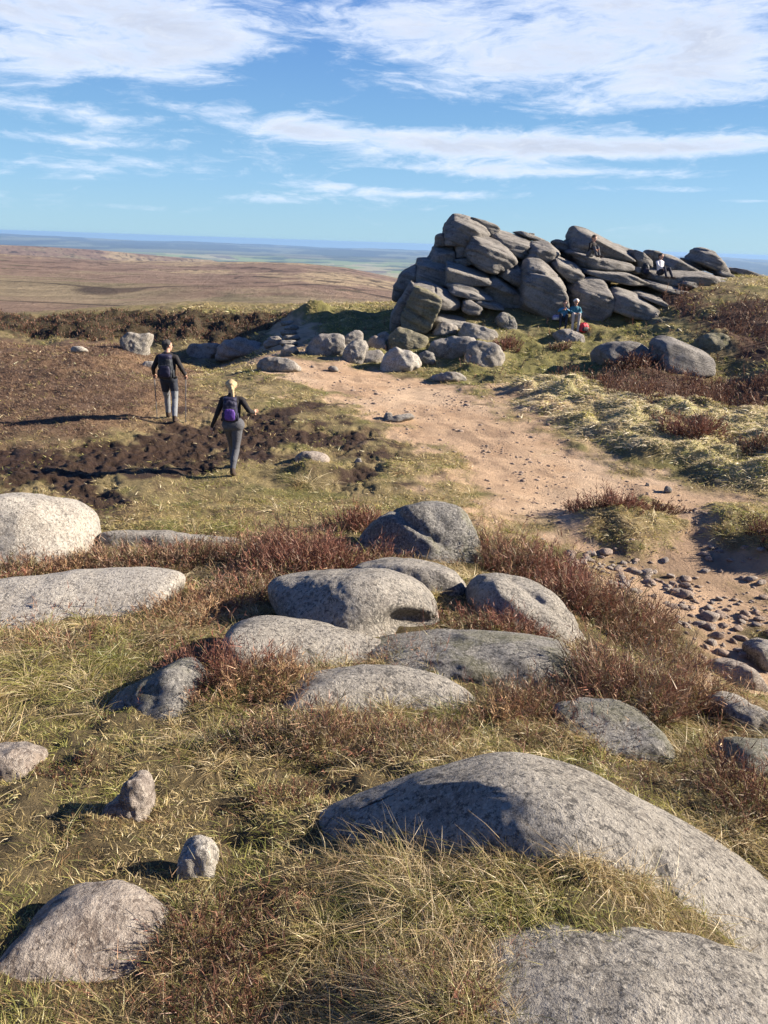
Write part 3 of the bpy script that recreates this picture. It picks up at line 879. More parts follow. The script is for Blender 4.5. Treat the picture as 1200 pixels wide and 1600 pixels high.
# ------------------------------------------------------------------ rocks of the middle distance
MID = [
 ('pale angular block in the dark gully left of the walking man', [(186, 540), (200, 524), (218, 519), (236, 521), (232, 540), (222, 552), (196, 546)], dict(mat='grit', p=9, faces=[(.3, -.9, .1, .3)])),
 ('low grey rock just right of the walking man\'s head', [(295, 552), (300, 541), (320, 536), (345, 540), (350, 552), (325, 560), (300, 560)], {}),
 ('broad layered rock at the head of the path, left end of the bare track', [(340, 550), (352, 532), (375, 530), (408, 536), (414, 550), (385, 556), (350, 558)], dict(mat='grit_brown')),
 ('low shelf of rock in front of the layered rock at the path head', [(338, 556), (360, 546), (392, 548), (398, 555), (370, 562), (342, 562)], dict(mat='mid', lvl=4)),
 ('flat split rock in the bare track, left of centre', [(402, 572), (412, 564), (440, 561), (468, 570), (470, 577), (440, 581), (408, 579)], dict(mat='mid', grooves=[(432, 562, 428, 580, 2, .04)])),
 ('small round rock at the foot of the stone steps', [(438, 548), (446, 540), (460, 540), (466, 549), (452, 555), (440, 554)], dict(lvl=4)),
 ('rounded rock above the path, left of the paired boulders', [(412, 536), (420, 529), (440, 528), (448, 536), (432, 541), (415, 541)], dict(lvl=4)),
 ('large hump-backed boulder at the left of the rock cluster by the track', [(472, 550), (480, 532), (500, 520), (525, 517), (541, 528), (540, 548), (505, 556), (478, 556)], dict(p=5)),
 ('leaning boulder with a pointed top in the rock cluster by the track', [(525, 548), (535, 532), (552, 518), (563, 518), (568, 534), (560, 545), (535, 553)], dict(p=7)),
 ('angular pale rock at the front of the cluster by the track', [(535, 560), (540, 545), (556, 533), (570, 533), (576, 548), (566, 563), (545, 566)], dict(p=9, mat='grit')),
 ('flat low rock at the right foot of the cluster by the track', [(560, 562), (572, 549), (592, 548), (600, 556), (588, 566), (565, 568)], dict(lvl=4)),
 ('brown angular rock between the cluster and the pale pyramid rock', [(572, 540), (580, 528), (592, 524), (602, 534), (604, 546), (585, 548)], dict(lvl=4, p=8, mat='grit_brown')),
 ('small rounded boulder under the shaded foot of the crag', [(585, 528), (592, 520), (604, 519), (612, 528), (600, 536)], dict(lvl=4)),
 ('pale pyramid shaped boulder where the track meets the turf', [(595, 578), (600, 558), (610, 544), (626, 538), (645, 546), (660, 568), (640, 577), (612, 582)], dict(p=6, mat='grit_pale', faces=[(-.4, -.8, .3, .5)])),
 ('small dark oval rock right of the pale pyramid boulder', [(652, 560), (658, 549), (668, 547), (680, 556), (680, 565), (662, 567)], dict(lvl=4, mat='grit_dark')),
 ('brown mossy ledge of rock below the crag, above the pyramid boulder', [(602, 545), (612, 525), (625, 515), (650, 520), (668, 530), (660, 545), (630, 548)], dict(mat='tor_green', p=8)),
 ('flat-topped ledge rock right of the small oval rock', [(670, 548), (674, 534), (690, 530), (738, 532), (742, 548), (710, 560), (680, 556)], dict(p=10, mat='mid')),
 ('weathered blocky ledge with a heather tuft growing behind it', [(725, 566), (732, 542), (745, 533), (770, 540), (788, 556), (780, 568), (750, 570)], dict(p=9, mat='mid')),
 ('low flat rock lying at the lower edge of the turf above the track', [(668, 592), (675, 584), (700, 582), (735, 588), (740, 596), (715, 598), (680, 597)], dict(p=4)),
 ('lens shaped stone resting on the grass under the crag', [(670, 520), (690, 506), (715, 512), (710, 520), (682, 525)], dict(mat='mid')),
 ('smooth sloping boulder on grass, right of the lens shaped stone', [(712, 528), (720, 512), (728, 506), (750, 512), (780, 524), (775, 530), (735, 533)], dict(mat='mid', p=7)),
 ('half buried boulder ringed by dry grass left of the seated couple', [(775, 500), (780, 492), (795, 493), (806, 505), (806, 515), (790, 516), (776, 508)], dict(mat='grit_dark')),
 ('flat rock on the slope just below the seated couple', [(866, 520), (880, 514), (900, 517), (912, 524), (908, 538), (885, 538), (870, 532)], dict(mat='mid', p=7)),
 ('wide low boulder left of the large square block on the right slope', [(932, 545), (936, 536), (950, 530), (990, 528), (1012, 540), (1028, 560), (1015, 568), (960, 568), (940, 560)], dict(mat='tor', p=14, tilt=.6, amp=.03)),
 ('large square block standing in the heather on the right slope', [(1024, 530), (1036, 517), (1048, 519), (1085, 535), (1108, 545), (1104, 574), (1070, 580), (1030, 570)], dict(mat='tor', p=18, tilt=.8, thick=1.2, amp=.022, facet=2)),
 ('mossy hump of rock behind the large square block', [(1085, 545), (1095, 525), (1120, 516), (1140, 524), (1150, 538), (1138, 556), (1105, 556)], dict(mat='tor_green', p=5)),
 ('small stone lying on the bare track, right of the bog', [(598, 652), (603, 644), (612, 645), (616, 653), (606, 656)], dict(lvl=3, kind='stone', cat='stone')),
 ('flat stone beside the small stone on the bare track', [(592, 656), (612, 652), (640, 646), (648, 652), (625, 659), (600, 659)], dict(lvl=4, kind='stone', cat='stone')),
 ('tiny stone at the edge of the wet patch in the bog', [(552, 722), (556, 716), (564, 716), (567, 723), (560, 726)], dict(lvl=3, kind='stone', cat='stone')),
 ('pale flat stone in turf near the left gully', [(112, 546), (118, 543), (132, 543), (136, 548), (125, 551), (114, 550)], dict(lvl=3, mat='grit_pale', kind='stone', cat='stone')),
 ('pale stone flush with the turf behind the walking man', [(222, 571), (228, 565), (244, 566), (250, 571), (238, 575), (226, 575)], dict(lvl=3, mat='grit_pale', kind='stone', cat='stone')),
 ('small upright stone alone in the track, far left of the cluster', [(512, 576), (518, 572), (526, 573), (530, 578), (520, 580)], dict(lvl=3, kind='stone', cat='stone')),
 ('tiny dark stone on the right of the track above the heather mound', [(1036, 768), (1041, 760), (1048, 763), (1048, 769)], dict(lvl=3, mat='grit_dark', kind='stone', cat='stone')),
 ('tiniest stone on the track, left of the dark one', [(1007, 758), (1010, 753), (1015, 755), (1015, 759)], dict(lvl=3, mat='grit_dark', kind='stone', cat='stone')),
]
for i, (lab, poly, kw) in enumerate(MID):
    kw = dict(kw); kw.setdefault('mat', 'mid'); kw.setdefault('p', 9); kw.setdefault('lvl', 5); kw.setdefault('amp', .065); kw.setdefault('strata', .35); kw.setdefault('facet', 5); kw.setdefault('bury', .25)
    rock(lab, poly, seed=40 + i, **kw)

# stone steps climbing through the grassy bank
for i, (u, v, w) in enumerate([(452, 538, 14), (457, 530, 13), (452, 522, 13), (456, 514, 12), (450, 507, 11)]):
    nm = ['lowest', 'second lowest', 'middle', 'second highest', 'highest'][i]
    rock(nm + ' flat stone of the five worn steps climbing the bank', [(u - w, v), (u - w * .8, v - 3), (u + w * .8, v - 4), (u + w, v), (u + w * .7, v + 3), (u - w * .7, v + 3.5)],
         thick=.8, p=9, lvl=4, mat='mid', amp=.05, kind='stone_step', cat='step', group='worn stone steps', seed=90 + i)

# ------------------------------------------------------------------ the tor
def Z1(*pts): return [(600 + x / 4.0, 320 + y / 4.0) for x, y in pts]
def Z2(*pts): return [(850 + x * .29167, 320 + y * .29167) for x, y in pts]
TOR = [
 ('highest boulder of the crag, a tilted block on its left summit', Z1((370, 150), (385, 105), (440, 52), (520, 62), (640, 122), (672, 185), (640, 215), (520, 262), (385, 250)), 34.2, 2.2, dict(p=10, tilt=.55)),
 ('huge rounded boulder leaning against the summit block', Z1((515, 265), (560, 172), (700, 213), (800, 272), (848, 350), (820, 375), (740, 385), (700, 430), (600, 412), (505, 325)), 32.8, 2.2, dict(p=10, tilt=.6, faces=[(-.5, -.8, .1, 1.0)])),
 ('small boulder wedged on the far left below the summit block', Z1((312, 268), (328, 192), (375, 175), (392, 255), (340, 272)), 34.6, 1.2, dict(p=9)),
 ('dark boulder bridging the summit block and the long roof slab', Z1((540, 82), (610, 95), (700, 130), (715, 165), (680, 200), (600, 200)), 35.2, 1.6, dict(p=7)),
 ('long sloping roof slab right of the summit block', Z1((665, 190), (700, 148), (830, 180), (950, 228), (955, 270), (900, 300), (850, 345), (760, 300), (700, 250)), 34.6, 2.4, dict(p=11, tilt=.8)),
 ('thin plate of rock lying on top of the long roof slab', Z1((815, 172), (850, 162), (905, 180), (1005, 222), (960, 232), (880, 205)), 35.6, 1.3, dict(p=10, lvl=4)),
 ('tiny cap stone on the thin plate of rock', Z1((895, 182), (905, 174), (940, 178), (938, 190), (905, 192)), 35.4, .5, dict(p=9, lvl=3)),
 ('round-shouldered boulder above the tall square block', Z1((872, 385), (885, 290), (940, 232), (1040, 226), (1108, 288), (1060, 335), (950, 350), (905, 400)), 33.8, 2.2, dict(p=9, tilt=.6)),
 ('tall square block facing the viewer at the middle of the crag', Z1((838, 640), (860, 430), (915, 335), (1000, 342), (1100, 428), (1138, 500), (1100, 690), (980, 690)), 31.6, 2.2, dict(p=14, tilt=.35, grooves=[(810, 421, 880, 432, 1.6, .10)])),
 ('blocky rock on the left shoulder, square at its right side', Z1((275, 335), (312, 263), (440, 260), (438, 345), (385, 385), (300, 370)), 33.8, 1.8, dict(p=13, tilt=.5)),
 ('smooth sloping rock face on the left shoulder', Z1((190, 470), (205, 345), (240, 328), (390, 345), (380, 500), (290, 520)), 33.2, 2.0, dict(p=9, tilt=.3)),
 ('outermost dark boulder on the left flank of the crag', Z1((50, 585), (60, 520), (105, 425), (200, 378), (235, 460), (180, 520), (80, 600)), 33.4, 2.0, dict(p=9)),
 ('small square stone jammed above the shoulder', Z1((442, 258), (470, 252), (522, 262), (525, 330), (445, 332)), 33.6, 1.0, dict(p=12, lvl=4)),
 ('light wedge stone under the small jammed square stone', Z1((438, 345), (470, 333), (530, 340), (545, 375), (460, 392)), 33.2, .9, dict(p=9, lvl=4)),
 ('long layered slab sloping right below the leaning boulder', Z1((372, 505), (392, 348), (480, 372), (665, 432), (662, 500), (560, 490), (430, 470)), 32.2, 1.8, dict(p=12, tilt=.6)),
 ('second layered slab, directly under the long one', Z1((400, 520), (402, 460), (450, 448), (560, 478), (682, 560), (640, 590), (500, 540)), 31.8, 1.5, dict(p=11, tilt=.7)),
 ('third layered slab with a bright front lip', Z1((378, 520), (430, 490), (540, 515), (682, 572), (688, 595), (560, 590), (430, 560)), 31.3, 1.4, dict(p=10, tilt=.8)),
 ('finger shaped slab pointing right at the tall square block', Z1((640, 500), (660, 450), (700, 440), (832, 520), (836, 556), (780, 562), (700, 530)), 32.0, 1.4, dict(p=9, tilt=.6)),
 ('stubby boulder wedged left of the tall square block', Z1((708, 440), (760, 370), (850, 372), (862, 430), (842, 520), (770, 482)), 32.4, 1.5, dict(p=10, tilt=.5)),
 ('lowest thin slab tapering to the right into grass', Z1((540, 590), (600, 576), (660, 590), (762, 637), (740, 655), (620, 640)), 31.0, 1.2, dict(p=8, tilt=.8, lvl=4)),
 ('dark strata mass filling the base left of the tall square block', Z1((560, 560), (640, 500), (840, 555), (850, 660), (760, 650), (640, 600)), 32.4, 1.8, dict(p=9)),
 ('long rounded beam of rock above the big front-left block', Z1((175, 530), (165, 478), (200, 466), (320, 498), (470, 570), (488, 610), (440, 655), (340, 640)), 31.0, 1.6, dict(p=9, tilt=.6, grooves=[(679, 445, 681, 462, 1.5, .1)])),
 ('prominent algae-stained block at the front left corner of the crag', Z1((100, 700), (145, 600), (190, 512), (255, 528), (354, 590), (332, 665), (262, 790), (120, 800)), 30.0, 2.0, dict(p=15, mat='tor_green', faces=[(-.7, -.7, .1, .62)], grooves=[(634, 482, 668, 502, 3, .18)])),
 ('tall dark flake behind the algae-stained block', Z1((35, 790), (45, 680), (105, 590), (170, 480), (190, 530), (150, 640), (100, 800)), 30.9, 1.6, dict(p=9, mat='tor')),
 ('small rounded boulder beside the long beam of rock', Z1((488, 660), (492, 600), (535, 586), (612, 640), (600, 690), (520, 680)), 30.7, 1.0, dict(p=7, lvl=4)),
 ('low dark slab lying right of the algae-stained block', Z1((282, 770), (302, 690), (340, 678), (540, 718), (562, 745), (450, 770), (320, 790)), 30.2, 1.5, dict(p=10, tilt=.7)),
 ('square block right of the dark cleft beside the seated couple', Z2((135, 575), (150, 440), (188, 388), (330, 398), (370, 455), (376, 492), (335, 600), (250, 625)), 32.0, 2.0, dict(p=14, tilt=.5)),
 ('grooved slab above the dark cleft', Z2((28, 300), (60, 262), (200, 328), (208, 370), (160, 425), (110, 405), (50, 350)), 33.0, 1.8, dict(p=11, tilt=.7)),
 ('massive tilted slab forming the right summit', Z2((122, 262), (150, 150), (180, 108), (235, 118), (350, 178), (460, 240), (470, 305), (350, 275), (230, 245)), 35.2, 2.4, dict(p=12, tilt=.5, faces=[(-.8, -.55, .1, 1.45)], grooves=[(957, 373, 985, 385, 1.2, .08)])),
 ('split ledge under the right summit slab where the dark figure sits', Z2((132, 250), (160, 235), (300, 262), (462, 300), (456, 340), (430, 352), (200, 338)), 34.2, 2.4, dict(p=11, tilt=1.0, grooves=[(937, 396, 940, 411, 1.3, .12)])),
 ('wide sloping slab below the split ledge', Z2((190, 360), (215, 328), (430, 345), (552, 400), (550, 432), (420, 425), (300, 400)), 33.4, 2.4, dict(p=11, tilt=1.3)),
 ('angular block at the right end of the summit slab', Z2((462, 262), (475, 238), (520, 258), (562, 298), (556, 332), (490, 338)), 35.0, 1.4, dict(p=11)),
 ('round boulder on the skyline right of the summit slab', Z2((540, 262), (568, 240), (600, 246), (634, 268), (612, 305), (560, 325)), 36.2, 1.2, dict(p=8, lvl=4)),
 ('sloping boulder on the skyline behind the man in the white top', Z2((598, 305), (612, 285), (650, 258), (705, 268), (800, 318), (862, 352), (760, 365), (640, 345)), 35.8, 1.8, dict(p=10, tilt=.6)),
 ('thin slab edge on the skyline left of the dome boulder', Z2((725, 282), (760, 285), (860, 345), (830, 355), (770, 320)), 37.0, 1.0, dict(p=8, lvl=4)),
 ('smooth dark dome boulder standing alone on the right skyline', Z2((782, 295), (832, 234), (872, 227), (912, 240), (962, 308), (1022, 385), (930, 372), (810, 315)), 36.4, 1.9, dict(p=8, tilt=.2)),
 ('low rock trailing off right of the dome boulder', Z2((1000, 350), (1030, 337), (1095, 370), (1160, 385), (1230, 405), (1230, 435), (1050, 395)), 37.0, 1.5, dict(p=7)),
 ('small round rock at the foot of the dome boulder', Z2((920, 362), (935, 348), (985, 368), (1020, 388), (980, 395), (930, 385)), 35.6, .9, dict(p=7, lvl=4)),
 ('broad bare slab the man in the white top sits on', Z2((545, 395), (560, 350), (700, 345), (860, 352), (925, 372), (900, 410), (760, 440), (640, 430)), 34.6, 2.6, dict(p=9, tilt=1.6)),
 ('low tilted slab of bare rock at the right end of the crag', Z2((880, 400), (930, 382), (1010, 395), (1110, 415), (1230, 440), (1230, 490), (1000, 445)), 34.4, 2.2, dict(p=9, tilt=1.4)),
 ('dark wedge block in shade right of the square block', Z2((345, 560), (378, 450), (420, 442), (500, 468), (620, 540), (628, 590), (560, 615), (440, 600)), 31.6, 2.0, dict(p=12, tilt=.5)),
 ('undercut ledge below the dark wedge block', Z2((545, 640), (560, 605), (640, 598), (705, 628), (692, 672), (600, 665)), 30.6, 1.5, dict(p=8, mat='tor_green')),
 ('small rounded stone in the gap behind the ledge rocks', Z2((38, 200), (60, 185), (90, 190), (118, 215), (116, 262), (60, 250)), 35.6, 1.0, dict(p=8, lvl=4)),
 ('tiny stone balanced in the notch between the two summits', Z2((104, 205), (112, 188), (130, 188), (134, 210), (118, 216)), 35.8, .4, dict(p=8, lvl=3)),
 ('small pale stone in the hollow under the angular block', Z2((480, 350), (492, 332), (515, 332), (524, 350), (510, 362), (488, 360)), 34.2, .5, dict(p=7, lvl=4, mat='mid')),
 ('flat ledge stone in the heather left of the low tilted slab', Z2((735, 425), (760, 408), (800, 415), (815, 440), (780, 450)), 33.0, .8, dict(p=7, lvl=4)),
 ('slanting outcrop half covered by dry grass under the sitting man', Z2((540, 430), (555, 400), (640, 425), (740, 455), (860, 465), (880, 478), (760, 482), (620, 470)), 33.2, 1.6, dict(p=8, tilt=1.4)),
 ('grey ledge in the grass right of the dark wedge block', Z2((470, 470), (520, 462), (620, 490), (655, 520), (625, 545), (540, 510)), 32.2, 1.6, dict(p=9, tilt=1.2)),
 ('mossy rock at the lower right end of the crag', Z2((670, 690), (700, 655), (780, 660), (830, 690), (800, 730), (720, 740)), 28.6, 1.3, dict(p=6, mat='tor_green')),
]
for i, (lab, poly, Y, th, kw) in enumerate(TOR):
    kw = dict(kw); kw.setdefault('mat', 'tor'); kw.setdefault('lvl', 6 if i in (0, 1, 4, 8, 22, 26, 28) else 5)
    kw['p'] = kw['p'] + 9
    rock(lab, poly, thick=th, Y=Y, vertical=True, grow=1.06, facet=3, seed=130 + i, amp=.024, strata=1.0, **kw)
# heart of the crag: bedrock behind the blocks, seen only through the gaps
rock('dark bedrock seen in the gaps of the left half of the crag', Z1((90, 640), (120, 480), (260, 340), (370, 230), (440, 130), (640, 150), (900, 255), (1120, 320), (1180, 420), (1180, 640), (700, 700)),
     thick=2.2, Y=35.2, vertical=True, p=12, mat='tor', lvl=6, amp=.03, strata=1.0, kind='bedrock', cat='rock', tilt=.5, facet=0, grow=1.0)
rock('dark bedrock under the right summit slab and the skyline boulders', Z2((-40, 560), (-20, 250), (90, 210), (180, 150), (250, 155), (460, 262), (620, 300), (860, 358), (1000, 400), (1040, 600), (400, 640)),
     thick=1.6, Y=36.2, vertical=True, p=12, mat='tor', lvl=6, amp=.03, strata=1.0, kind='bedrock', cat='rock', tilt=.5, facet=0, grow=1.0)

# ------------------------------------------------------------------ loose cobbles on the eroded path
cobs = []
for k in range(5):
    dirs, F = ico(3)
    rr = np.random.default_rng(60 + k)
    N_ = rr.normal(size=(11, 3)); N_ /= np.linalg.norm(N_, axis=1)[:, None]
    N_ = np.vstack([N_, -N_]); hh_ = rr.uniform(.7, 1.0, 22)
    r_ = 1 / gauge(dirs, N_, hh_, 9)
    V_ = dirs * r_[:, None] * np.array([1, .8, .58]) * (1 + .06 * fbm(dirs * 2.5 + k, 3))[:, None]
    cobs.append(new_mesh('cobble', V_, F.ravel(), np.arange(len(F)) * 3, smooth=True))
    cobs[-1].materials.append(M['cobble'] if k % 2 else M['grit_brown'])
stream = np.array([(885, 862), (930, 880), (980, 900), (1030, 915), (1070, 940), (1110, 965), (1150, 990), (1200, 985)], float)
rr = np.random.default_rng(5)
def place_cobble(u, v, s, lab, grp):
    p_ = march(u, v)
    if p_ is None: return
    z_ = float(H(np.array([p_[0]]), np.array([p_[1]]))[0])
    o = bpy.data.objects.new('cobble', cobs[rr.integers(5)])
    COL.objects.link(o)
    o.location = (p_[0], p_[1], z_ + s * .15)
    o.scale = (s, s * rr.uniform(.7, 1.1), s * rr.uniform(.6, 1.0))
    o.rotation_euler = (rr.uniform(-.25, .25), rr.uniform(-.25, .25), rr.uniform(0, 6.28))
    tag(o, lab, 'stone', grp)
for k in range(210):
    i_ = rr.integers(len(stream) - 1); f_ = rr.uniform()
    c_ = stream[i_] * (1 - f_) + stream[i_ + 1] * f_
    sp_ = 11 + i_ * 4
    u, v = c_ + rr.normal(size=2) * np.array([sp_ * 1.3, sp_])
    if u < 885 or u > 1225 or v > 1060 or v < 862 or v < (830 + (u - 885) * .12): continue
    place_cobble(u, v, float(np.clip(rr.lognormal(-2.95, .5), .02, .14)), 'loose sandstone cobble in the band of stones along the path', 'loose cobbles washed along the path')
for (u, v, s) in [(1100, 870, .1), (1112, 862, .08), (1122, 866, .07), (1108, 876, .07), (1160, 872, .06), (1185, 880, .09), (1172, 905, .11), (1190, 910, .1), (1160, 902, .06), (1196, 930, .08), (1140, 880, .06), (1180, 860, .05)]:
    place_cobble(u, v, s, 'sandstone cobble in the gully branch near the right edge', 'cobbles in the right-hand gully branch')

# ------------------------------------------------------------------ blades, tufts and twigs
def blade_arrays(root, dirn, L, bend, w, nseg, c0, c1):
    """ribbons: root (N,3), direction (N,3), length (N), bend offset (N,3), width (N), colours at root and tip"""
    n = len(root)
    rv = np.random.default_rng(n % 1000 + 3).normal(size=(n, 3))
    side = np.cross(dirn, rv); side /= np.maximum(np.linalg.norm(side, axis=1), 1e-6)[:, None]
    V = np.empty((n, nseg + 1, 2, 3), np.float32); Cc = np.empty((n, nseg + 1, 2, 3), np.float32)
    for k in range(nseg + 1):
        t_ = k / nseg
        p_ = root + dirn * (L * t_)[:, None] + bend * (L * t_ * t_)[:, None]
        ww = w * (1.0 - t_ ** 1.8 * .88) * .5
        V[:, k, 0] = p_ - side * ww[:, None]; V[:, k, 1] = p_ + side * ww[:, None]
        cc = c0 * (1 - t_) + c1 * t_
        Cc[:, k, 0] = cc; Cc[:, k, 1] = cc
    b = (np.arange(n) * (nseg + 1) * 2)[:, None]
    q_ = np.stack([np.array([2 * k, 2 * k + 1, 2 * k + 3, 2 * k + 2]) for k in range(nseg)])
    F = (b[:, :, None] + q_[None]).reshape(-1, 4)
    return V.reshape(-1, 3), F, Cc.reshape(-1, 3)
def merge(parts):
    vs, fs, cs, o_ = [], [], [], 0
    for v, f, c_ in parts:
        vs.append(v); fs.append(f + o_); cs.append(c_); o_ += len(v)
    return np.concatenate(vs), np.concatenate(fs), np.concatenate(cs)
def plant_obj(name, parts, mat, loc=None):
    v, f, c_ = merge(parts)
    if loc is not None: v = v - np.array(loc, np.float32)
    me = new_mesh(name, v, f.ravel(), np.arange(len(f)) * 4, c_)
    return link(name, me, mat, loc=loc or (0, 0, 0))
def plant_mat(name, trans=.35, gloss=.06):
    m, t, out = mat_new(name)
    a = t.attr('tint').outputs['Color']
    d = t.t.nodes.new('ShaderNodeBsdfDiffuse'); t.put(d.inputs[0], a)
    tr_ = t.t.nodes.new('ShaderNodeBsdfTranslucent'); t.put(tr_.inputs[0], a)
    mx = t.t.nodes.new('ShaderNodeMixShader'); mx.inputs[0].default_value = trans
    t.t.links.new(d.outputs[0], mx.inputs[1]); t.t.links.new(tr_.outputs[0], mx.inputs[2])
    g = t.t.nodes.new('ShaderNodeBsdfGlossy'); g.inputs['Roughness'].default_value = .45; g.inputs['Color'].default_value = (.8, .8, .75, 1)
    m2 = t.t.nodes.new('ShaderNodeMixShader'); m2.inputs[0].default_value = gloss
    t.t.links.new(mx.outputs[0], m2.inputs[1]); t.t.links.new(g.outputs[0], m2.inputs[2])
    t.t.links.new(m2.outputs[0], out.inputs[0])
    return m
GRASS, TWIG = plant_mat('dry_grass_blades', .40, .05), plant_mat('heather_twigs', .15, .03)
PR = np.random.default_rng(99)
STRAW = np.array([(.60, .465, .235), (.49, .375, .175), (.70, .56, .32), (.38, .28, .125)])
GREEN = np.array([(.26, .265, .070), (.34, .325, .09), (.19, .21, .055), (.41, .37, .12)])
def pal(P_, n, jit=.18):
    c_ = P_[PR.integers(len(P_), size=n)]
    return c_ * (1 + PR.normal(size=(n, 1)) * jit).clip(.5, 1.6)
def sector(n, r0, r1, a0=-31, a1=31, power=1.0):
    r = np.exp(PR.uniform(math.log(r0), math.log(r1), n))
    a = np.radians(PR.uniform(a0, a1, n)) * (1 + .55 * sst(-r, -4.0, -1.2))
    return r * np.sin(a), r * np.cos(a)
HC = {}
def hgrid():
    """fast height lookup on the ground mesh grid"""
    la = np.radians(ang[:1000]); lr = np.log(rad)
    Z = GZ[:, :1000]
    def f(x, y):
        a = np.arctan2(x, y); r = np.log(np.maximum(np.hypot(x, y), .31))
        ia = np.clip((a - la[0]) / (la[1] - la[0]), 0, 998.999)
        ir = np.clip(np.interp(r, lr, np.arange(len(lr))), 0, len(lr) - 1.001)
        i0, j0 = ir.astype(int), ia.astype(int); fr, fa = ir - i0, ia - j0
        return (Z[i0, j0] * (1 - fr) * (1 - fa) + Z[i0 + 1, j0] * fr * (1 - fa) + Z[i0, j0 + 1] * (1 - fr) * fa + Z[i0 + 1, j0 + 1] * fr * fa)
    return f
HG = hgrid()
for nm, polys in {
    'long': [[(560, 1330), (700, 1330), (880, 1305), (1000, 1360), (1100, 1440), (1160, 1500), (980, 1475), (830, 1500), (720, 1560), (560, 1560), (480, 1450), (440, 1380)],
             [(1040, 1200), (1100, 1130), (1230, 1200), (1260, 1320), (1100, 1290)],
             [(0, 985), (200, 985), (240, 1060), (130, 1120), (0, 1080)], [(330, 1060), (420, 1060), (520, 1120), (760, 1160), (760, 1190), (500, 1200), (330, 1170)],
             [(200, 900), (420, 890), (440, 1000), (260, 1020)], [(440, 722), (560, 715), (570, 760), (440, 765)]],
    'mixed': [[(-80, 850), (250, 835), (500, 800), (560, 860), (760, 830), (880, 870), (1000, 930), (1060, 1010), (1180, 1090), (1230, 1150), (1200, 1290), (1060, 1240), (880, 1200), (760, 1160), (560, 1190), (330, 1170), (250, 1060), (-80, 1020)],
              [(250, 1400), (420, 1400), (440, 1500), (740, 1500), (740, 1640), (220, 1640)]],
    'lawn': [[(0, 1120), (300, 1150), (760, 1160), (640, 1220), (480, 1310), (440, 1420), (300, 1400), (0, 1420)]],
    'mud': [[(-60, 1050), (60, 1050), (90, 1130), (60, 1160), (-60, 1160)], [(-60, 1225), (40, 1235), (50, 1330), (-60, 1380)], [(95, 1150), (300, 1120), (260, 1165), (100, 1180)]],
    'mossy': [[(860, 1180), (960, 1190), (1040, 1215), (980, 1230), (880, 1210)], [(700, 1100), (790, 1110), (780, 1160), (700, 1150)], [(270, 1080), (440, 1010), (470, 1090), (330, 1120)], [(60, 1040), (200, 1000), (230, 1090), (100, 1130)]]}.items():
    REG[nm] = [plan(p) for p in polys]

def off_path(x, y, soft=.35):
    return (1 - reg('path', x, y, soft, .8, .9, 2.0)) * (1 - .8 * reg('trail', x, y, .5, 1.2, .6, 2.0))
def grass_stuff(name, n_tuft, per, r0, r1, Lf, wf, nseg, keep, colf, spread=.05, lean=.5, droop=.5, wind=(-.25, -.05), a0=-31, a1=31, sink=.01):
    x, y = sector(n_tuft, r0, r1, a0, a1)
    kp = PR.uniform(size=n_tuft) < keep(x, y)
    x, y = x[kp], y[kp]
    n = len(x)
    Lt = Lf(x, y) * PR.uniform(.65, 1.35, n)
    tx = np.repeat(x, per); ty = np.repeat(y, per); L = np.repeat(Lt, per) * PR.uniform(.55, 1.15, n * per)
    sp = np.repeat(spread * (Lt / Lt.mean()), per)
    ox, oy = PR.normal(size=(2, n * per)) * sp
    X, Y = tx + ox, ty + oy
    Z = HG(X, Y)
    ok = ~in_rock(np.stack([X, Y, Z + .03], -1), 1.0)
    D = np.stack([ox / np.maximum(sp, 1e-4) * lean * .6 + PR.normal(size=n * per) * .22 * lean, oy / np.maximum(sp, 1e-4) * lean * .6 + PR.normal(size=n * per) * .22 * lean, np.ones(n * per)], -1)
    D /= np.linalg.norm(D, axis=1)[:, None]
    B = np.stack([D[:, 0] * droop + wind[0] + PR.normal(size=n * per) * .25, D[:, 1] * droop + wind[1] + PR.normal(size=n * per) * .25, -droop * PR.uniform(.3, 1.1, n * per)], -1)
    c0, c1 = colf(x, y, n)
    c0 = np.repeat(c0, per, 0) * PR.uniform(.75, 1.25, (n * per, 1)); c1 = np.repeat(c1, per, 0) * PR.uniform(.75, 1.3, (n * per, 1))
    w = wf(X, Y) * PR.uniform(.7, 1.3, n * per)
    R_ = np.stack([X, Y, Z - sink], -1)
    a = [q_[ok] for q_ in (R_, D, L, B, w, c0, c1)]
    return blade_arrays(a[0], a[1], a[2], a[3], a[4], nseg, a[5], a[6])
def dist(x, y): return np.hypot(x, y)
def fg_col(x, y, n):
    g = sst(fbm2(x, y, 1.6, 3, 101.) + .9 * reg('mossy', x, y, .15, .3, 2, 3) + .10, .05, .5)
    r_ = sst(fbm2(x, y, 2.3, 3, 111.), .15, .5)
    s1 = pal(STRAW, n); gr_ = pal(GREEN, n)
    use = (PR.uniform(size=n) < (.16 + .60 * g))[:, None]
    c1 = np.where(use, gr_ * 1.1, s1)
    c1 = np.where((PR.uniform(size=n) < .30 * r_)[:, None], np.array([.26, .13, .075]) * PR.uniform(.7, 1.3, (n, 1)), c1)
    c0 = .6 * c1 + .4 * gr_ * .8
    return c0, c1
def lawn_keep(x, y):
    return off_path(x, y) * (1 - .55 * reg('mud', x, y, .12, .3, 2.0, 9.)) * (.45 + .55 * sst(fbm2(x, y, 2.6, 3, 121.), -.5, .1))
parts = [grass_stuff('g', 34000, 9, .95, 11.5, lambda x, y: .026 + .010 * dist(x, y) ** .5 + .022 * sst(fbm2(x, y, 3.2, 3, 7.), -.1, .5), lambda x, y: .0016 + .00055 * dist(x, y), 2, lawn_keep, fg_col, spread=.022, lean=.9, droop=.55)]
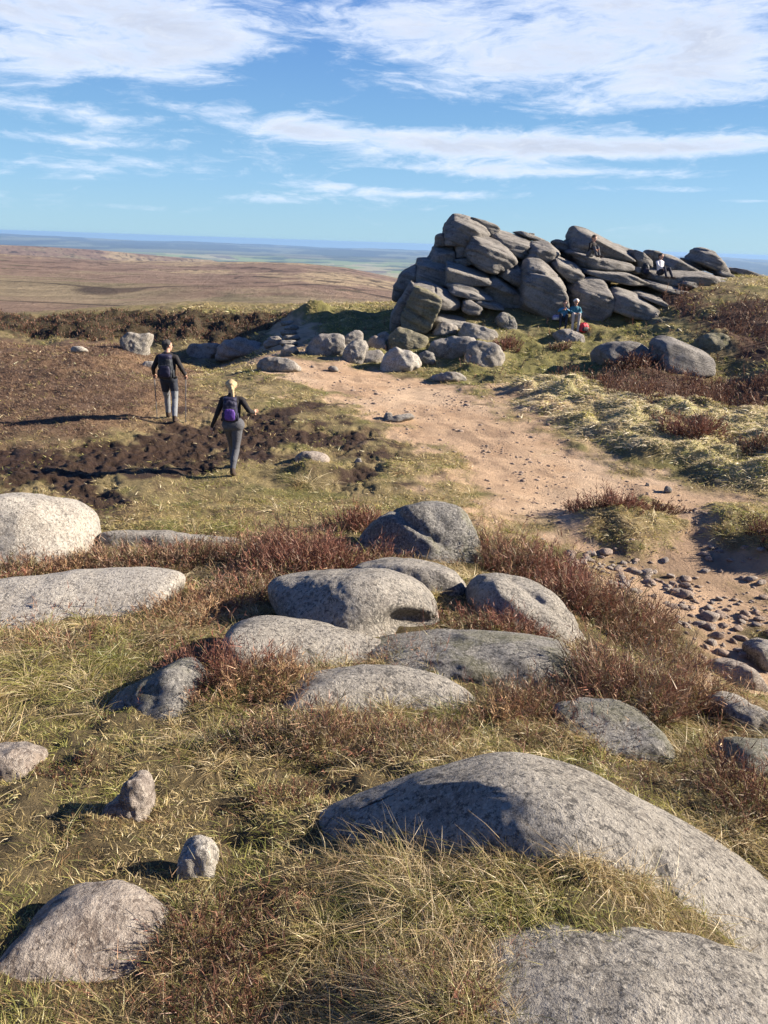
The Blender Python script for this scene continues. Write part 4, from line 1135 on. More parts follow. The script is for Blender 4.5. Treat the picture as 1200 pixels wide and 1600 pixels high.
o = plant_obj('turf_grass', parts, GRASS); tag(o, 'short olive and straw coloured turf between the foreground boulders', 'grass', kind='stuff')
def long_col(x, y, n):
    P_ = np.array([(.66, .50, .29), (.55, .41, .22), (.76, .62, .40), (.42, .29, .15), (.30, .27, .09)])
    c1 = pal(P_, n, .14)
    g = sst(fbm2(x, y, 1.9, 3, 105.) + .8 * reg('mossy', x, y, .15, .3, 2, 3), .25, .6)
    c1 = np.where((PR.uniform(size=n) < .08 + .5 * g)[:, None], pal(GREEN, n) * 1.15, c1)
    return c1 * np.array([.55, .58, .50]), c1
def long_keep(x, y):
    m_ = reg('long', x, y, .12, .35, 1.6, 31.) * (.35 + .65 * sst(fbm2(x, y, 3.0, 3, 133.), -.25, .2))
    m_ = np.maximum(m_, .45 * reg('mixed', x, y, .2, .4, 1.2, 5.) * sst(fbm2(x, y, 1.7, 3, 137.), -.1, .3))
    other = .16 * sst(fbm2(x, y, 1.5, 3, 131.), .1, .4) * (1 - reg('lawn', x, y, .2, .2, 1, 1))
    return np.maximum(m_, other) * off_path(x, y)
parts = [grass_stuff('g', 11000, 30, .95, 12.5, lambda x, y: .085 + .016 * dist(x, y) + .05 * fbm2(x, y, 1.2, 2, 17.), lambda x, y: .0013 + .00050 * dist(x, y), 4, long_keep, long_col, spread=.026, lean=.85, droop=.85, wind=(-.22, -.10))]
o = plant_obj('tussock_grass', parts, GRASS); tag(o, 'long drooping straw coloured grass in tufts round the foreground rocks', 'grass', kind='stuff')

for a0_, a1_ in ((31, 44), (-44, -31)):
    parts = [grass_stuff('g', 6000, 9, 2.5, 12, lambda x, y: .05 + .02 * fbm2(x, y, 2, 2, 7.), lambda x, y: .0016 + .0006 * dist(x, y), 2, lawn_keep, fg_col, spread=.03, lean=.9, droop=.55, a0=a0_, a1=a1_),
             grass_stuff('g', 1200, 30, 2.5, 12, lambda x, y: .15 + .04 * fbm2(x, y, 1.2, 2, 17.), lambda x, y: .0015 + .0006 * dist(x, y), 3, lambda x, y: off_path(x, y), long_col, spread=.04, lean=.85, droop=.85, a0=a0_, a1=a1_)]
    o = plant_obj('outer_grass', parts, GRASS); tag(o, 'rough grass on the slope beside the boulders', 'grass', kind='stuff')
# middle distance turf, the cut heather on the left, the pale tussocks on the right
def mid_keep(x, y):
    cl_ = sst(fbm2(x, y, 1.1, 4, 141., .6), -.35, .25)
    return off_path(x, y, .5) * (1 - reg('shaded_bank', x, y, .8, 1.0, .5, 5.)) * (1 - .9 * reg('peat', x, y, .3, 1.0, 1.0, 4.)) * (1 - .85 * reg('brown', x, y, 1.2, 1.5, .5, 3.)) * (1 - reg('tussock', x, y, .4, .4, .8, 6.)) * (1 - .8 * reg('heather', x, y, .5, 1, .8, 7.)) * cl_
def mid_col(x, y, n):
    g = sst(fbm2(x, y, .55, 3, 151.), -.1, .4) + .6 * reg('green', x, y, 1, 1, .5, 5.)
    s1 = pal(STRAW, n) * .92; gr_ = pal(GREEN, n)
    c1 = np.where((PR.uniform(size=n) < (.15 + .45 * g))[:, None], gr_, s1)
    return .5 * (c1 + gr_ * .8), c1
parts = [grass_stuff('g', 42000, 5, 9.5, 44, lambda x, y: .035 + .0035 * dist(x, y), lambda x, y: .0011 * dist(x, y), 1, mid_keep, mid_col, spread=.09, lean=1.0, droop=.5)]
o = plant_obj('moorland_grass', parts, GRASS); tag(o, 'patchy yellow green moorland turf between the bog, the track and the crag', 'grass', kind='stuff')
def br_col(x, y, n):
    P_ = np.array([(.19, .115, .075), (.13, .078, .054), (.26, .17, .105), (.17, .11, .08)])
    c_ = pal(P_, n, .15)
    hi = (PR.uniform(size=n) < .35 * sst(fbm2(x, y, .7, 3, 161.), 0, .5))[:, None]
    c_ = np.where(hi, np.array([.34, .25, .15]), c_)
    return c_ * .7, c_
parts = [grass_stuff('g', 34000, 7, 12, 36, lambda x, y: .028 + .0022 * dist(x, y), lambda x, y: .00072 * dist(x, y), 1, lambda x, y: reg('brown', x, y, 1.0, 1.5, .5, 3.) * (1 - reg('peat', x, y, .3, 1, 1, 4.)) * (.6 + .4 * sst(fbm2(x, y, 1.4, 3, 171.), -.3, .1)), br_col, spread=.10, lean=.9, droop=.3, a0=-36, a1=-4)]
o = plant_obj('cut_heather', parts, TWIG); tag(o, 'low red brown cut heather covering the flat ground on the left', 'heather', kind='stuff')
def tu_col(x, y, n):
    P_ = np.array([(.78, .66, .44), (.66, .55, .34), (.85, .74, .52), (.46, .40, .18)])
    c1 = pal(P_, n, .12)
    g = (PR.uniform(size=n) < .08 + .3 * sst(fbm2(x, y, .8, 3, 181.), 0, .4))[:, None]
    c1 = np.where(g, pal(GREEN, n) * 1.35, c1)
    return c1 * .8, c1
parts = [grass_stuff('g', 30000, 7, 11, 27, lambda x, y: .075 + .003 * dist(x, y), lambda x, y: .0010 * dist(x, y), 2, lambda x, y: reg('tussock', x, y, .4, .5, .8, 6.) * (.5 + .5 * sst(fbm2(x, y, 1.3, 3, 191.), -.4, .1)), tu_col, spread=.09, lean=1.2, droop=.9, wind=(-.35, -.15), a0=5, a1=36)]
o = plant_obj('pale_tussocks', parts, GRASS); tag(o, 'pale windswept tussock grass right of the track', 'grass', kind='stuff')

# ------------------------------------------------------------------ heather
HEA = {'red': np.array([(.20, .095, .070), (.16, .080, .060), (.12, .065, .050), (.25, .155, .11), (.19, .125, .09)]),
       'brown': np.array([(.24, .165, .115), (.17, .11, .075), (.12, .08, .058), (.32, .235, .155), (.20, .10, .072), (.17, .165, .085), (.20, .18, .13)]),
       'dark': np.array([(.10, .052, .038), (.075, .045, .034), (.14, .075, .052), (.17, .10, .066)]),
       'straw': np.array([(.30, .215, .125), (.22, .15, .09), (.17, .10, .065), (.36, .27, .16)])}
for _k in HEA: HEA[_k] = HEA[_k] * np.array([1.22, 1.08, 1.05])
def twigs(X, Y, Z, hgt, out_, P_, w, nside=13, seg=2):
    """woody sprigs: X,Y,Z roots; out_ (n,2) outward lean; each gets side twigs"""
    n = len(X)
    D = np.stack([out_[:, 0] * .7 + PR.normal(size=n) * .28, out_[:, 1] * .7 + PR.normal(size=n) * .28, np.ones(n)], -1)
    D /= np.linalg.norm(D, axis=1)[:, None]
    B = PR.normal(size=(n, 3)) * .14
    R_ = np.stack([X, Y, Z], -1)
    c_ = pal(P_, n, .15)
    pts_ = [blade_arrays(R_, D, hgt, B, w * 1.3, seg, c_ * .7, c_)]
    t_ = np.tile(np.linspace(.28, 1.0, nside), n) + PR.normal(size=n * nside) * .05
    Rr, Dr, Hr, Br = (np.repeat(q_, nside, 0) for q_ in (R_, D, hgt, B))
    p_ = Rr + Dr * (Hr * t_)[:, None] + Br * (Hr * t_ * t_)[:, None]
    sd = Dr * .9 + PR.normal(size=(n * nside, 3)) * .62; sd[:, 2] = np.abs(sd[:, 2]) + .1
    sd /= np.linalg.norm(sd, axis=1)[:, None]
    Ls = Hr * PR.uniform(.12, .32, n * nside)
    cs = np.repeat(c_, nside, 0) * PR.uniform(.7, 1.45, (n * nside, 1))
    pts_.append(blade_arrays(p_, sd, Ls, PR.normal(size=(n * nside, 3)) * .18, np.repeat(w, nside) * PR.uniform(1.0, 1.9, n * nside), 1, cs * .85, cs))
    return pts_
def bush(label, u, v, rx, ry, h, pl='brown', dens=1.0, kind='heather_bush', cat='heather', group=None, straw=.25, ang_=0.0):
    g = march(u, v)
    cx, cy = g[0], g[1]
    dd = math.hypot(cx, cy)
    n = int(rx * ry * 3.14 * dens * 2600 / (1 + dd * .55) + 30)
    rr_ = np.sqrt(PR.uniform(size=n)); th = PR.uniform(0, 2 * math.pi, n)
    lx, ly = rr_ * np.cos(th), rr_ * np.sin(th)
    wob = 1 + .28 * np.sin(th * 3 + cx * 5) + .16 * np.sin(th * 5 + cy * 7)
    ca, sa = math.cos(ang_), math.sin(ang_)
    ox, oy = lx * rx * wob, ly * ry * wob
    X, Y = cx + ox * ca - oy * sa, cy + ox * sa + oy * ca
    Z = HG(X, Y)
    ok = ~in_rock(np.stack([X, Y, Z + .04], -1), .98)
    lump = fbm2(X, Y, 4.5, 2, u * .01)
    hg = .88 * h * (1.0 - .55 * rr_ ** 2) * (1 + .55 * lump) * PR.uniform(.6, 1.2, n)
    hg = np.maximum(hg, .04)
    w = np.full(n, .0012 + .00052 * dd)
    a = [q_[ok] for q_ in (X, Y, Z - .01, hg, np.stack([lx, ly], -1), w)]
    P_ = HEA[pl]
    parts = twigs(a[0], a[1], a[2], a[3], a[4], P_, a[5])
    if straw:
        k = PR.uniform(size=len(a[0])) < straw
        nb_ = int(k.sum())
        if nb_ > 3:
            for _ in range(3):
                R_ = np.stack([a[0][k], a[1][k], a[2][k]], -1) + PR.normal(size=(nb_, 3)) * np.array([.02, .02, 0])
                D_ = PR.normal(size=(nb_, 3)) * .4; D_[:, 2] = 1; D_ /= np.linalg.norm(D_, axis=1)[:, None]
                c_ = pal(STRAW if PR.uniform() < .7 else GREEN, nb_)
                parts.append(blade_arrays(R_, D_, a[3][k] * PR.uniform(.7, 1.05, nb_), np.stack([PR.normal(size=nb_) * .4 - .2, PR.normal(size=nb_) * .4, -PR.uniform(.1, .6, nb_)], -1), a[5][k] * .9, 3, c_ * .7, c_))
    o = plant_obj(kind, parts, TWIG, loc=(float(cx), float(cy), float(HG(np.array([cx]), np.array([cy]))[0])))
    tag(o, label, cat, group)
    return o
BUSH = [
 ('brown heather clump behind the broad flat slab on the left', 235, 885, 1.05, .55, .30, 'brown', 1, .35),
 ('heather and straw tuft at the foot of the egg shaped boulder', 120, 890, .55, .4, .22, 'straw', .8, .6),
 ('heather clump at the left edge below the egg shaped boulder', 15, 905, .45, .4, .26, 'brown', 1, .4),
 ('big reddish heather bush left of the dark domed boulder', 480, 885, .75, .60, .42, 'red', 1.1, .12),
 ('heather bush left of the big reddish one, behind the thin slab', 395, 880, .60, .45, .34, 'brown', 1, .2),
 ('small round dark red heather bush beside the dark domed boulder', 568, 825, .42, .36, .36, 'red', 1.3, .03),
 ('low red heather fringe along the far side of the thin slab', 330, 850, .70, .3, .20, 'red', 1, .15),
 ('brown heather patch between the flat left slab and the hollowed boulder', 380, 935, .52, .40, .26, 'brown', 1, .4),
 ('straw mixed heather patch right of the broad flat slab', 295, 965, .40, .40, .24, 'straw', .9, .7),
 ('maroon heather spilling over the top of the dark sloping slab', 335, 1062, .42, .30, .30, 'red', 1.4, .12),
 ('green and straw heather tuft on the shoulder of the pale whaleback', 405, 1085, .36, .26, .22, 'straw', 1.2, .7),
 ('heather tuft in the grass in front of the low speckled slab', 500, 1160, .42, .24, .18, 'brown', 1.3, .5),
 ('twiggy heather in front of the right end of the low speckled slab', 630, 1160, .36, .22, .17, 'brown', 1.2, .5),
 ('tall heather standing right of the dark domed boulder', 790, 888, .40, .42, .50, 'brown', 1, .35),
 ('reddish heather drift behind the dipping slab', 862, 912, .62, .48, .44, 'red', 1, .15),
 ('red heather strip between the hollowed boulder and the dipping slab', 790, 985, .46, .32, .22, 'red', 1, .3),
 ('dense brown heather bush overlooking the loose cobbles', 965, 975, .62, .55, .46, 'brown', 1.1, .12),
 ('upright reddish heather between the two rightmost brown bushes', 900, 950, .42, .4, .42, 'red', 1, .15),
 ('heather clump just right of the long dark slab', 935, 1060, .42, .34, .34, 'brown', 1, .3),
 ('large sprawling heather above the square dark block', 1010, 1100, .50, .40, .36, 'brown', 1.3, .35),
 ('straw-tipped heather on the bank edge at the right', 1105, 1120, .34, .32, .30, 'straw', 1, .5),
 ('brown heather on the bank between the long dark slab and the path', 1030, 1030, .45, .34, .30, 'brown', 1, .25),
 ('heather tuft below the long dark slab', 835, 1110, .30, .26, .24, 'brown', 1, .5),
 ('heather tuft in the dip left of the square dark block', 790, 1125, .22, .18, .2, 'straw', 1, .5),
 ('dark heather bush overlapping the bottom left boulder', 335, 1470, .17, .15, .17, 'dark', 1.0, .06),
 ('small heather clump below the dark one at the bottom', 330, 1585, .15, .09, .12, 'dark', .8, .3),
 ('rusty heather clump at the bottom edge, centre', 610, 1580, .13, .11, .13, 'dark', .8, .4),
 ('red-tipped heather at the bottom edge left of the corner boulder', 715, 1590, .08, .07, .10, 'red', .8, .3),
 ('heather bush at the right edge above the largest boulder', 1175, 1265, .19, .22, .20, 'dark', 1.1, .15),
 ('sprawling heather behind the grey stone at the right edge', 1165, 1190, .25, .2, .18, 'straw', 1, .5),
 ('sparse low heather in the turf above the largest boulder', 470, 1245, .18, .12, .09, 'dark', .7, .3),
 ('sparse low heather in the turf at the left', 120, 1210, .22, .14, .08, 'dark', .7, .3),
 ('heather bush crowning the turf mound beside the track', 955, 812, .62, .45, .34, 'red', 1.2, .08),
 ('dark heather tuft at the right end of the turf mound', 1022, 806, .42, .25, .28, 'dark', 1.2, .08),
 ('dark heather on the hump at the right edge by the gully', 1205, 860, .4, .5, .2, 'dark', 1.2, .2),
 ('brown heather bush alone among the pale tussocks', 1078, 697, .55, .45, .48, 'red', 1.4, .03),
 ('smaller heather bush left of the lone one among the tussocks', 1040, 672, .36, .3, .30, 'brown', 1.4, .05),
 ('heather tuft among tussocks at the far right edge', 1185, 715, .6, .35, .32, 'brown', 1.3, .1),
 ('heather tuft in front of the wide low boulder', 990, 572, .65, .4, .42, 'dark', 1.5, .08),
 ('heather tuft growing behind the weathered blocky ledge', 790, 545, .45, .35, .45, 'red', 1.5, .05),
 ('heather growing on the rock just below the seated couple', 872, 545, .4, .3, .30, 'brown', 1.5, .1),
]
for b in BUSH:
    bush(b[0], b[1], b[2], b[3], b[4], b[5], b[6], b[7], straw=b[8])

_iso = lambda x, y: reg('isle', x, y, .10, .25, 1.5, 33.)
parts = [grass_stuff('g', 30000, 8, 7.5, 20, lambda x, y: .055 + .03 * fbm2(x, y, 2, 2, 9.), lambda x, y: .0009 * dist(x, y), 2, _iso, fg_col, spread=.05, lean=1.1, droop=.9, a0=0, a1=33)]
o = plant_obj('mound_grass', parts, GRASS); tag(o, 'matted straw and green grass on the turf islands in the sandy track', 'grass', kind='stuff')
def heath_stuff(name, label, n, r0, r1, keep, h, P_, a0, a1, nside=6):
    x, y = sector(n, r0, r1, a0, a1)
    k = PR.uniform(size=n) < keep(x, y)
    x, y = x[k], y[k]
    z = HG(x, y)
    ok = ~in_rock(np.stack([x, y, z + .1], -1), 1.0)
    x, y, z = x[ok], y[ok], z[ok]
    lump = fbm2(x, y, 1.0, 3, 201.)
    hg = h * (1 + .8 * lump).clip(.25, 2) * PR.uniform(.6, 1.2, len(x))
    w = .00070 * np.hypot(x, y)
    o = plant_obj(name, twigs(x, y, z - .02, hg, PR.normal(size=(len(x), 2)) * .5, P_, w, nside, 1), TWIG)
    tag(o, label, 'heather', kind='stuff')
heath_stuff('heather', 'dark heather spreading over the slope below the crag on the right', 16000, 16, 42, lambda x, y: reg('heather', x, y, .5, .8, .8, 7.) * (.35 + .65 * sst(fbm2(x, y, .9, 3, 211.), -.2, .1)), .30, np.vstack([HEA['dark'], HEA['brown'][:3]]), 8, 32)
heath_stuff('heather', 'dark heather covering the banks of the gully on the left, tinted darker for their shade', 26000, 27, 48, lambda x, y: reg('shaded_bank', x, y, .6, 1.2, .5, 5.) * (.5 + .5 * sst(fbm2(x, y, .9, 3, 221.), -.3, .1)), .15, np.vstack([HEA['dark'], HEA['brown'][:2], np.array([(.11, .10, .04), (.09, .085, .035)])]), -36, -5)
heath_stuff('heather', 'scattered brown heather tufts in the turf around the crag', 9000, 20, 42, lambda x, y: .30 * reg('green', x, y, .8, 1, .5, 5.) * sst(fbm2(x, y, .8, 3, 231.), .15, .3), .22, HEA['brown'], -8, 30)

heath_stuff('heather', 'low mixed brown heather filling the gaps between the foreground boulders', 15000, 1.0, 12, lambda x, y: reg('mixed', x, y, .15, .4, 1.2, 5.) * sst(fbm2(x, y, 1.5, 3, 241.), -.30, .12) * (1 - reg('path', x, y, .2, .5, .9, 2.)), .15, np.vstack([HEA['brown'], HEA['dark'][:2], HEA['red'][:2], HEA['straw'][:1]]), -40, 40, 8)

# ------------------------------------------------------------------ grit and pebbles scattered on the track
d0_, F0_ = ico(1)
x, y = sector(16000, 6, 30, -14, 33)
k = PR.uniform(size=len(x)) < np.maximum(reg('path', x, y, .4, .9, .9, 2.), .4 * reg('trail', x, y, .5, 1, .6, 2.)) * (.12 + .88 * sst(fbm2(x, y, .9, 4, 251.), .0, .45))
x, y = x[k], y[k]
z = HG(x, y)
sz_ = (.006 + .0009 * np.hypot(x, y)) * PR.lognormal(0, .45, len(x))
V_ = d0_[None] * (1 + .25 * PR.normal(size=(len(x), len(d0_), 1))).clip(.6, 1.5) * sz_[:, None, None] * np.array([1.2, 1, .6]) + np.stack([x, y, z], -1)[:, None, :]
F_ = (F0_[None] + (np.arange(len(x)) * len(d0_))[:, None, None]).reshape(-1, 3)
me = new_mesh('gravel', V_.reshape(-1, 3), F_.ravel(), np.arange(len(F_)) * 3, smooth=False)
o = link('gravel', me, M['cobble']); tag(o, 'fine gravel and grit on the sandy track', 'gravel', kind='stuff')

# ------------------------------------------------------------------ people
def plain(name, col, rough=.85, nscale=60, amt=.25):
    m, t, out = mat_new(name)
    tc_ = t.t.nodes.new('ShaderNodeTexCoord').outputs['Object']
    n_ = t.noise(tc_, nscale, 4, .6)
    c_ = t.v('SCALE', tuple(col), t.lin(n_, .3, .7, 1 - amt, 1 + amt))
    big = t.noise(tc_, 9.0, 4, .6)
    principled(t, out, c_, rough, t.bump(big, .6, .03), .3)
    return m
PM = {'skin': plain('skin', (.50, .29, .21), .55, 40, .1), 'black': plain('black_fleece', (.022, .020, .022)), 'charcoal': plain('charcoal_cloth', (.085, .088, .10)),
      'grey': plain('grey_trousers', (.19, .20, .215)), 'shorts': plain('dark_seat_panel', (.028, .032, .045)), 'boot': plain('boot_leather', (.06, .042, .032)),
      'blue': plain('blue_jacket', (.07, .22, .36)), 'teal': plain('teal_top', (.045, .16, .22)), 'pale': plain('pale_trousers', (.42, .38, .37)), 'navy': plain('navy_trousers', (.022, .026, .045)),
      'white': plain('white_shirt', (.62, .60, .62)), 'purple': plain('purple_nylon', (.10, .045, .27), .6), 'darkblue': plain('dark_blue_nylon', (.022, .022, .05), .6), 'pack': plain('black_nylon', (.020, .024, .032), .6),
      'red': plain('red_nylon', (.50, .03, .055), .6), 'blonde': plain('blonde_hair', (.46, .34, .19), .6, 60, .4), 'grey_hair': plain('grey_hair', (.048, .045, .044), .8, 90, .3),
      'white_hair': plain('white_hair', (.70, .68, .64), .7, 90, .2), 'brown_hair': plain('brown_hair', (.10, .06, .04), .7, 90, .3), 'steel': plain('grey_metal', (.10, .10, .11), .4), 'lens': plain('dark_lens', (.015, .015, .018), .25),
      'green': plain('green_cloth', (.03, .12, .075)), 'lilac': plain('lilac_cloth', (.36, .33, .52))}
def capsule_mesh(caps, lvl=2):
    d, F = ico(lvl)
    vs, fs, o_ = [], [], 0
    for cp in caps:
        a, b, ra, rb = np.array(cp[0], float), np.array(cp[1], float), cp[2], cp[3]
        s = np.array(cp[4] if len(cp) > 4 and cp[4] else (1, 1, 1), float)
        ax = b - a; L = np.linalg.norm(ax)
        ax = ax / L if L > 1e-6 else np.array([0, 0, 1.])
        up = (d @ ax) >= 0
        v = np.where(up[:, None], b + d * rb * s, a + d * ra * s)
        vs.append(v); fs.append(F + o_); o_ += len(v)
    return np.concatenate(vs), np.concatenate(fs)
def fused(name, caps, voxel, smooth=3):
    """one continuous surface grown round tapered limbs"""
    v, f = capsule_mesh(caps, 3)
    me = new_mesh(name + '_tmp', v, f.ravel(), np.arange(len(f)) * 3)
    o = bpy.data.objects.new(name + '_tmp', me); COL.objects.link(o)
    r_ = o.modifiers.new('r', 'REMESH'); r_.mode = 'VOXEL'; r_.voxel_size = voxel; r_.use_smooth_shade = True
    s_ = o.modifiers.new('s', 'SMOOTH'); s_.iterations = smooth; s_.factor = .5
    dg = bpy.context.evaluated_depsgraph_get(); dg.update()
    out_ = bpy.data.meshes.new_from_object(o.evaluated_get(dg))
    bpy.data.objects.remove(o); bpy.data.meshes.remove(me)
    out_.name = name
    return out_
def zone_mats(me, caps, mats):
    me.materials.clear()
    for m_ in mats: me.materials.append(PM[m_])
    n = len(me.polygons)
    c_ = np.empty(n * 3, np.float32); me.polygons.foreach_get('center', c_); c_ = c_.reshape(-1, 3)
    best = np.full(n, 1e9); zi = np.zeros(n, int)
    for cp in caps:
        a, b = np.array(cp[0], float), np.array(cp[1], float); s = np.array(cp[4] if cp[4] else (1, 1, 1), float)
        ab = (b - a) / s; q_ = (c_ - a) / s
        t_ = np.clip((q_ @ ab) / max(ab @ ab, 1e-9), 0, 1)
        dd = np.linalg.norm(q_ - t_[:, None] * ab, axis=1) - (cp[2] * (1 - t_) + cp[3] * t_)
        k = dd < best
        best[k] = dd[k]; zi[k] = mats.index(cp[5])
    me.polygons.foreach_set('material_index', zi.astype(np.int32))
    me.polygons.foreach_set('use_smooth', np.ones(n, bool))
def rounded(center, size, p=6, lvl=4, taper=0.0, wob=.0):
    d, F = ico(lvl)
    g = ((np.abs(d) ** p).sum(1)) ** (1 / p)
    v = d / g[:, None] * np.array(size) / 2
    v[:, 0] *= 1 - taper * (v[:, 2] / size[2] + .5)
    if wob: v += d * (fbm(v * 9 / max(size) + center[0], 3) * wob)[:, None]
    return v + np.array(center), F
def bag_part(name, bits, mat, parent):
    v, f, _ = merge([(b[0], b[1], np.zeros((len(b[0]), 3))) for b in bits])
    me = new_mesh(name, v, f.ravel(), np.arange(len(f)) * 3, smooth=True)
    return link(name, me, PM[mat], parent)
def root_empty(name, loc, yaw, label, cat, group=None):
    o = bpy.data.objects.new(name, None); COL.objects.link(o)
    o.empty_display_size = .2
    o.location = loc; o.rotation_euler = (0, 0, yaw)
    tag(o, label, cat, group)
    return o
def hand(wrist, fdir, side, r=.010, curl=0.5, thumb=1.0):
    """palm, four fingers of unequal length bent at the knuckles and a thumb"""
    w = np.array(wrist, float); f = np.array(fdir, float); f /= np.linalg.norm(f)
    s = np.array(side, float); s -= (s @ f) * f; s /= np.linalg.norm(s)
    n = np.cross(f, s)
    caps = [(w, w + f * .05, .022, .026, None, 'skin'), (w + f * .05 - s * .018, w + f * .075 - s * .022, .020, .016, None, 'skin'), (w + f * .05 + s * .018, w + f * .075 + s * .022, .020, .016, None, 'skin')]
    for k, (o_, L) in enumerate([(-.030, .036), (-.010, .042), (.010, .040), (.030, .031)]):
        b0 = w + f * .078 + s * o_
        b1 = b0 + (f * math.cos(curl) + n * math.sin(curl)) * L
        b2 = b1 + (f * math.cos(curl * 2.2) + n * math.sin(curl * 2.2)) * L * .75
        caps += [(b0, b1, r, r * .92, None, 'skin'), (b1, b2, r * .92, r * .8, None, 'skin')]
    t0 = w + f * .025 - s * .026 * thumb
    t1 = t0 + (f * .6 - s * .75 * thumb + n * .3) * .034
    caps += [(t0, t1, r * 1.2, r * 1.05, None, 'skin'), (t1, t1 + (f * .85 - s * .1 * thumb + n * .5) * .028, r * 1.05, r * .85, None, 'skin')]
    return caps
def head_caps(c, yaw, pitch=0.0, s=1.0):
    """skull, jaw, nose, ears; facing +Y turned by yaw"""
    c = np.array(c, float)
    Rm = np.array(Matrix.Rotation(yaw, 3, 'Z') @ Matrix.Rotation(pitch, 3, 'X'))
    def P_(x, y, z): return c + Rm @ (np.array([x, y, z]) * s)
    caps = [(P_(0, -.02, .02), P_(0, .015, .025), .088 * s, .086 * s, None, 'skin'), (P_(0, .03, -.02), P_(0, .055, -.075), .068 * s, .040 * s, None, 'skin'),
            (P_(0, .085, .0), P_(0, .112, -.025), .012 * s, .015 * s, None, 'skin'), (P_(-.085, 0, -.005), P_(-.090, -.012, .02), .016 * s, .018 * s, None, 'skin'), (P_(.085, 0, -.005), P_(.090, -.012, .02), .016 * s, .018 * s, None, 'skin'),
            (P_(-.025, .088, .028), P_(.025, .088, .028), .016 * s, .016 * s, None, 'skin'), (P_(-.02, .088, -.052), P_(.02, .088, -.052), .012 * s, .012 * s, None, 'skin')]
    return caps, P_
def face_bits(P_, parent, s=1.0, glasses=False):
    for sx_ in (-1, 1):
        if glasses:
            bag_part('lens', [rounded(P_(sx_ * .033, .098, .012), (.05 * s, .035 * s, .036 * s), 3, 2)], 'lens', parent)
        else:
            bag_part('eye', [rounded(P_(sx_ * .032, .088, .010), (.022 * s, .018 * s, .014 * s), 2, 2)], 'lens', parent)
    bag_part('mouth', [rounded(P_(0, .098, -.052), (.04 * s, .014 * s, .010 * s), 2, 2)], 'red', parent)
def hair_cap(P_, parent, mat, s=1.0, grow=1.0, back=.02):
    caps = [(P_(0, -.035, .035), P_(0, -.005, .055), .094 * s * grow, .088 * s * grow, None, mat), (P_(0, -.055, .0), P_(0, -.045, -.045), .078 * s * grow, .055 * s, None, mat),
            (P_(-.055, -.02, .05), P_(.055, -.02, .05), .060 * s * grow, .060 * s * grow, None, mat)]
    me = fused('hair', caps, .012, 1)
    me.materials.clear(); me.materials.append(PM[mat])
    v = np.empty(len(me.vertices) * 3, np.float32); me.vertices.foreach_get('co', v); v = v.reshape(-1, 3)
    v += (v - v.mean(0)) * (fbm(v * 42, 2) * .07)[:, None]
    me.vertices.foreach_set('co', v.ravel()); me.update()
    return link('hair', me, None, parent)
def body(root, caps, mats, voxel):
    me = fused('body', caps, voxel)
    zone_mats(me, caps, mats)
    return link('body', me, None, root)
def hz(x, y): return float(HG(np.array([x]), np.array([y]))[0])

# --- the man walking away with trekking poles
g = march(268, 657); MX, MY = g[0], g[1]
man = root_empty('person', (MX, MY, hz(MX, MY)), R(4), 'walking person in black jacket and grey trousers with a trekking pole in each hand', 'person')
hc, HP = head_caps((.01, .05, 1.665), R(-48))
caps = hc + [
    ((0, .02, 1.50), (.005, .04, 1.60), .062, .058, None, 'skin'),
    ((0, 0, 1.02), (0, .0, 1.18), .150, .158, (1.08, .78, 1), 'black'), ((0, 0, 1.18), (0, .01, 1.38), .160, .165, (1.12, .72, 1), 'black'), ((-.155, .0, 1.42), (.155, .0, 1.42), .072, .072, None, 'black'), ((0, .01, 1.44), (0, .02, 1.50), .09, .066, None, 'black'),
    ((-.185, 0, 1.42), (-.305, -.05, 1.19), .066, .052, None, 'black'), ((-.305, -.05, 1.19), (-.345, .10, 1.04), .052, .036, None, 'black'),
    ((.185, 0, 1.42), (.310, -.06, 1.19), .066, .052, None, 'black'), ((.310, -.06, 1.19), (.345, .08, 1.04), .052, .036, None, 'black'),
    ((-.07, -.01, .93), (.07, -.01, .93), .130, .130, (1, .95, .9), 'shorts'), ((-.085, -.01, .90), (-.10, .08, .70), .105, .088, None, 'shorts'), ((.085, -.01, .90), (.115, -.02, .70), .105, .088, None, 'shorts'),
    ((-.10, .08, .70), (-.105, .20, .50), .087, .068, None, 'grey'), ((-.105, .20, .50), (-.115, .24, .16), .070, .058, None, 'grey'),
    ((.115, -.02, .70), (.12, -.05, .50), .087, .068, None, 'grey'), ((.12, -.05, .50), (.135, -.27, .16), .070, .058, None, 'grey'),
    ((-.115, .22, .09), (-.12, .24, .14), .052, .056, None, 'boot'), ((-.115, .22, .055), (-.135, .40, .045), .050, .044, (1, 1, .85), 'boot'),
    ((.135, -.29, .10), (.135, -.28, .15), .050, .056, None, 'boot'), ((.135, -.30, .075), (.15, -.13, .050), .050, .044, (1, 1, .85), 'boot')]
caps += hand((-.345, .11, 1.03), (0, .55, -.45), (1, 0, 0), .011, .75, -1) + hand((.345, .09, 1.03), (0, .55, -.45), (1, 0, 0), .011, .75, 1)
bd = body(man, caps, ['black', 'grey', 'shorts', 'skin', 'boot'], .0085)
hair_cap(HP, bd, 'grey_hair'); face_bits(HP, bd)
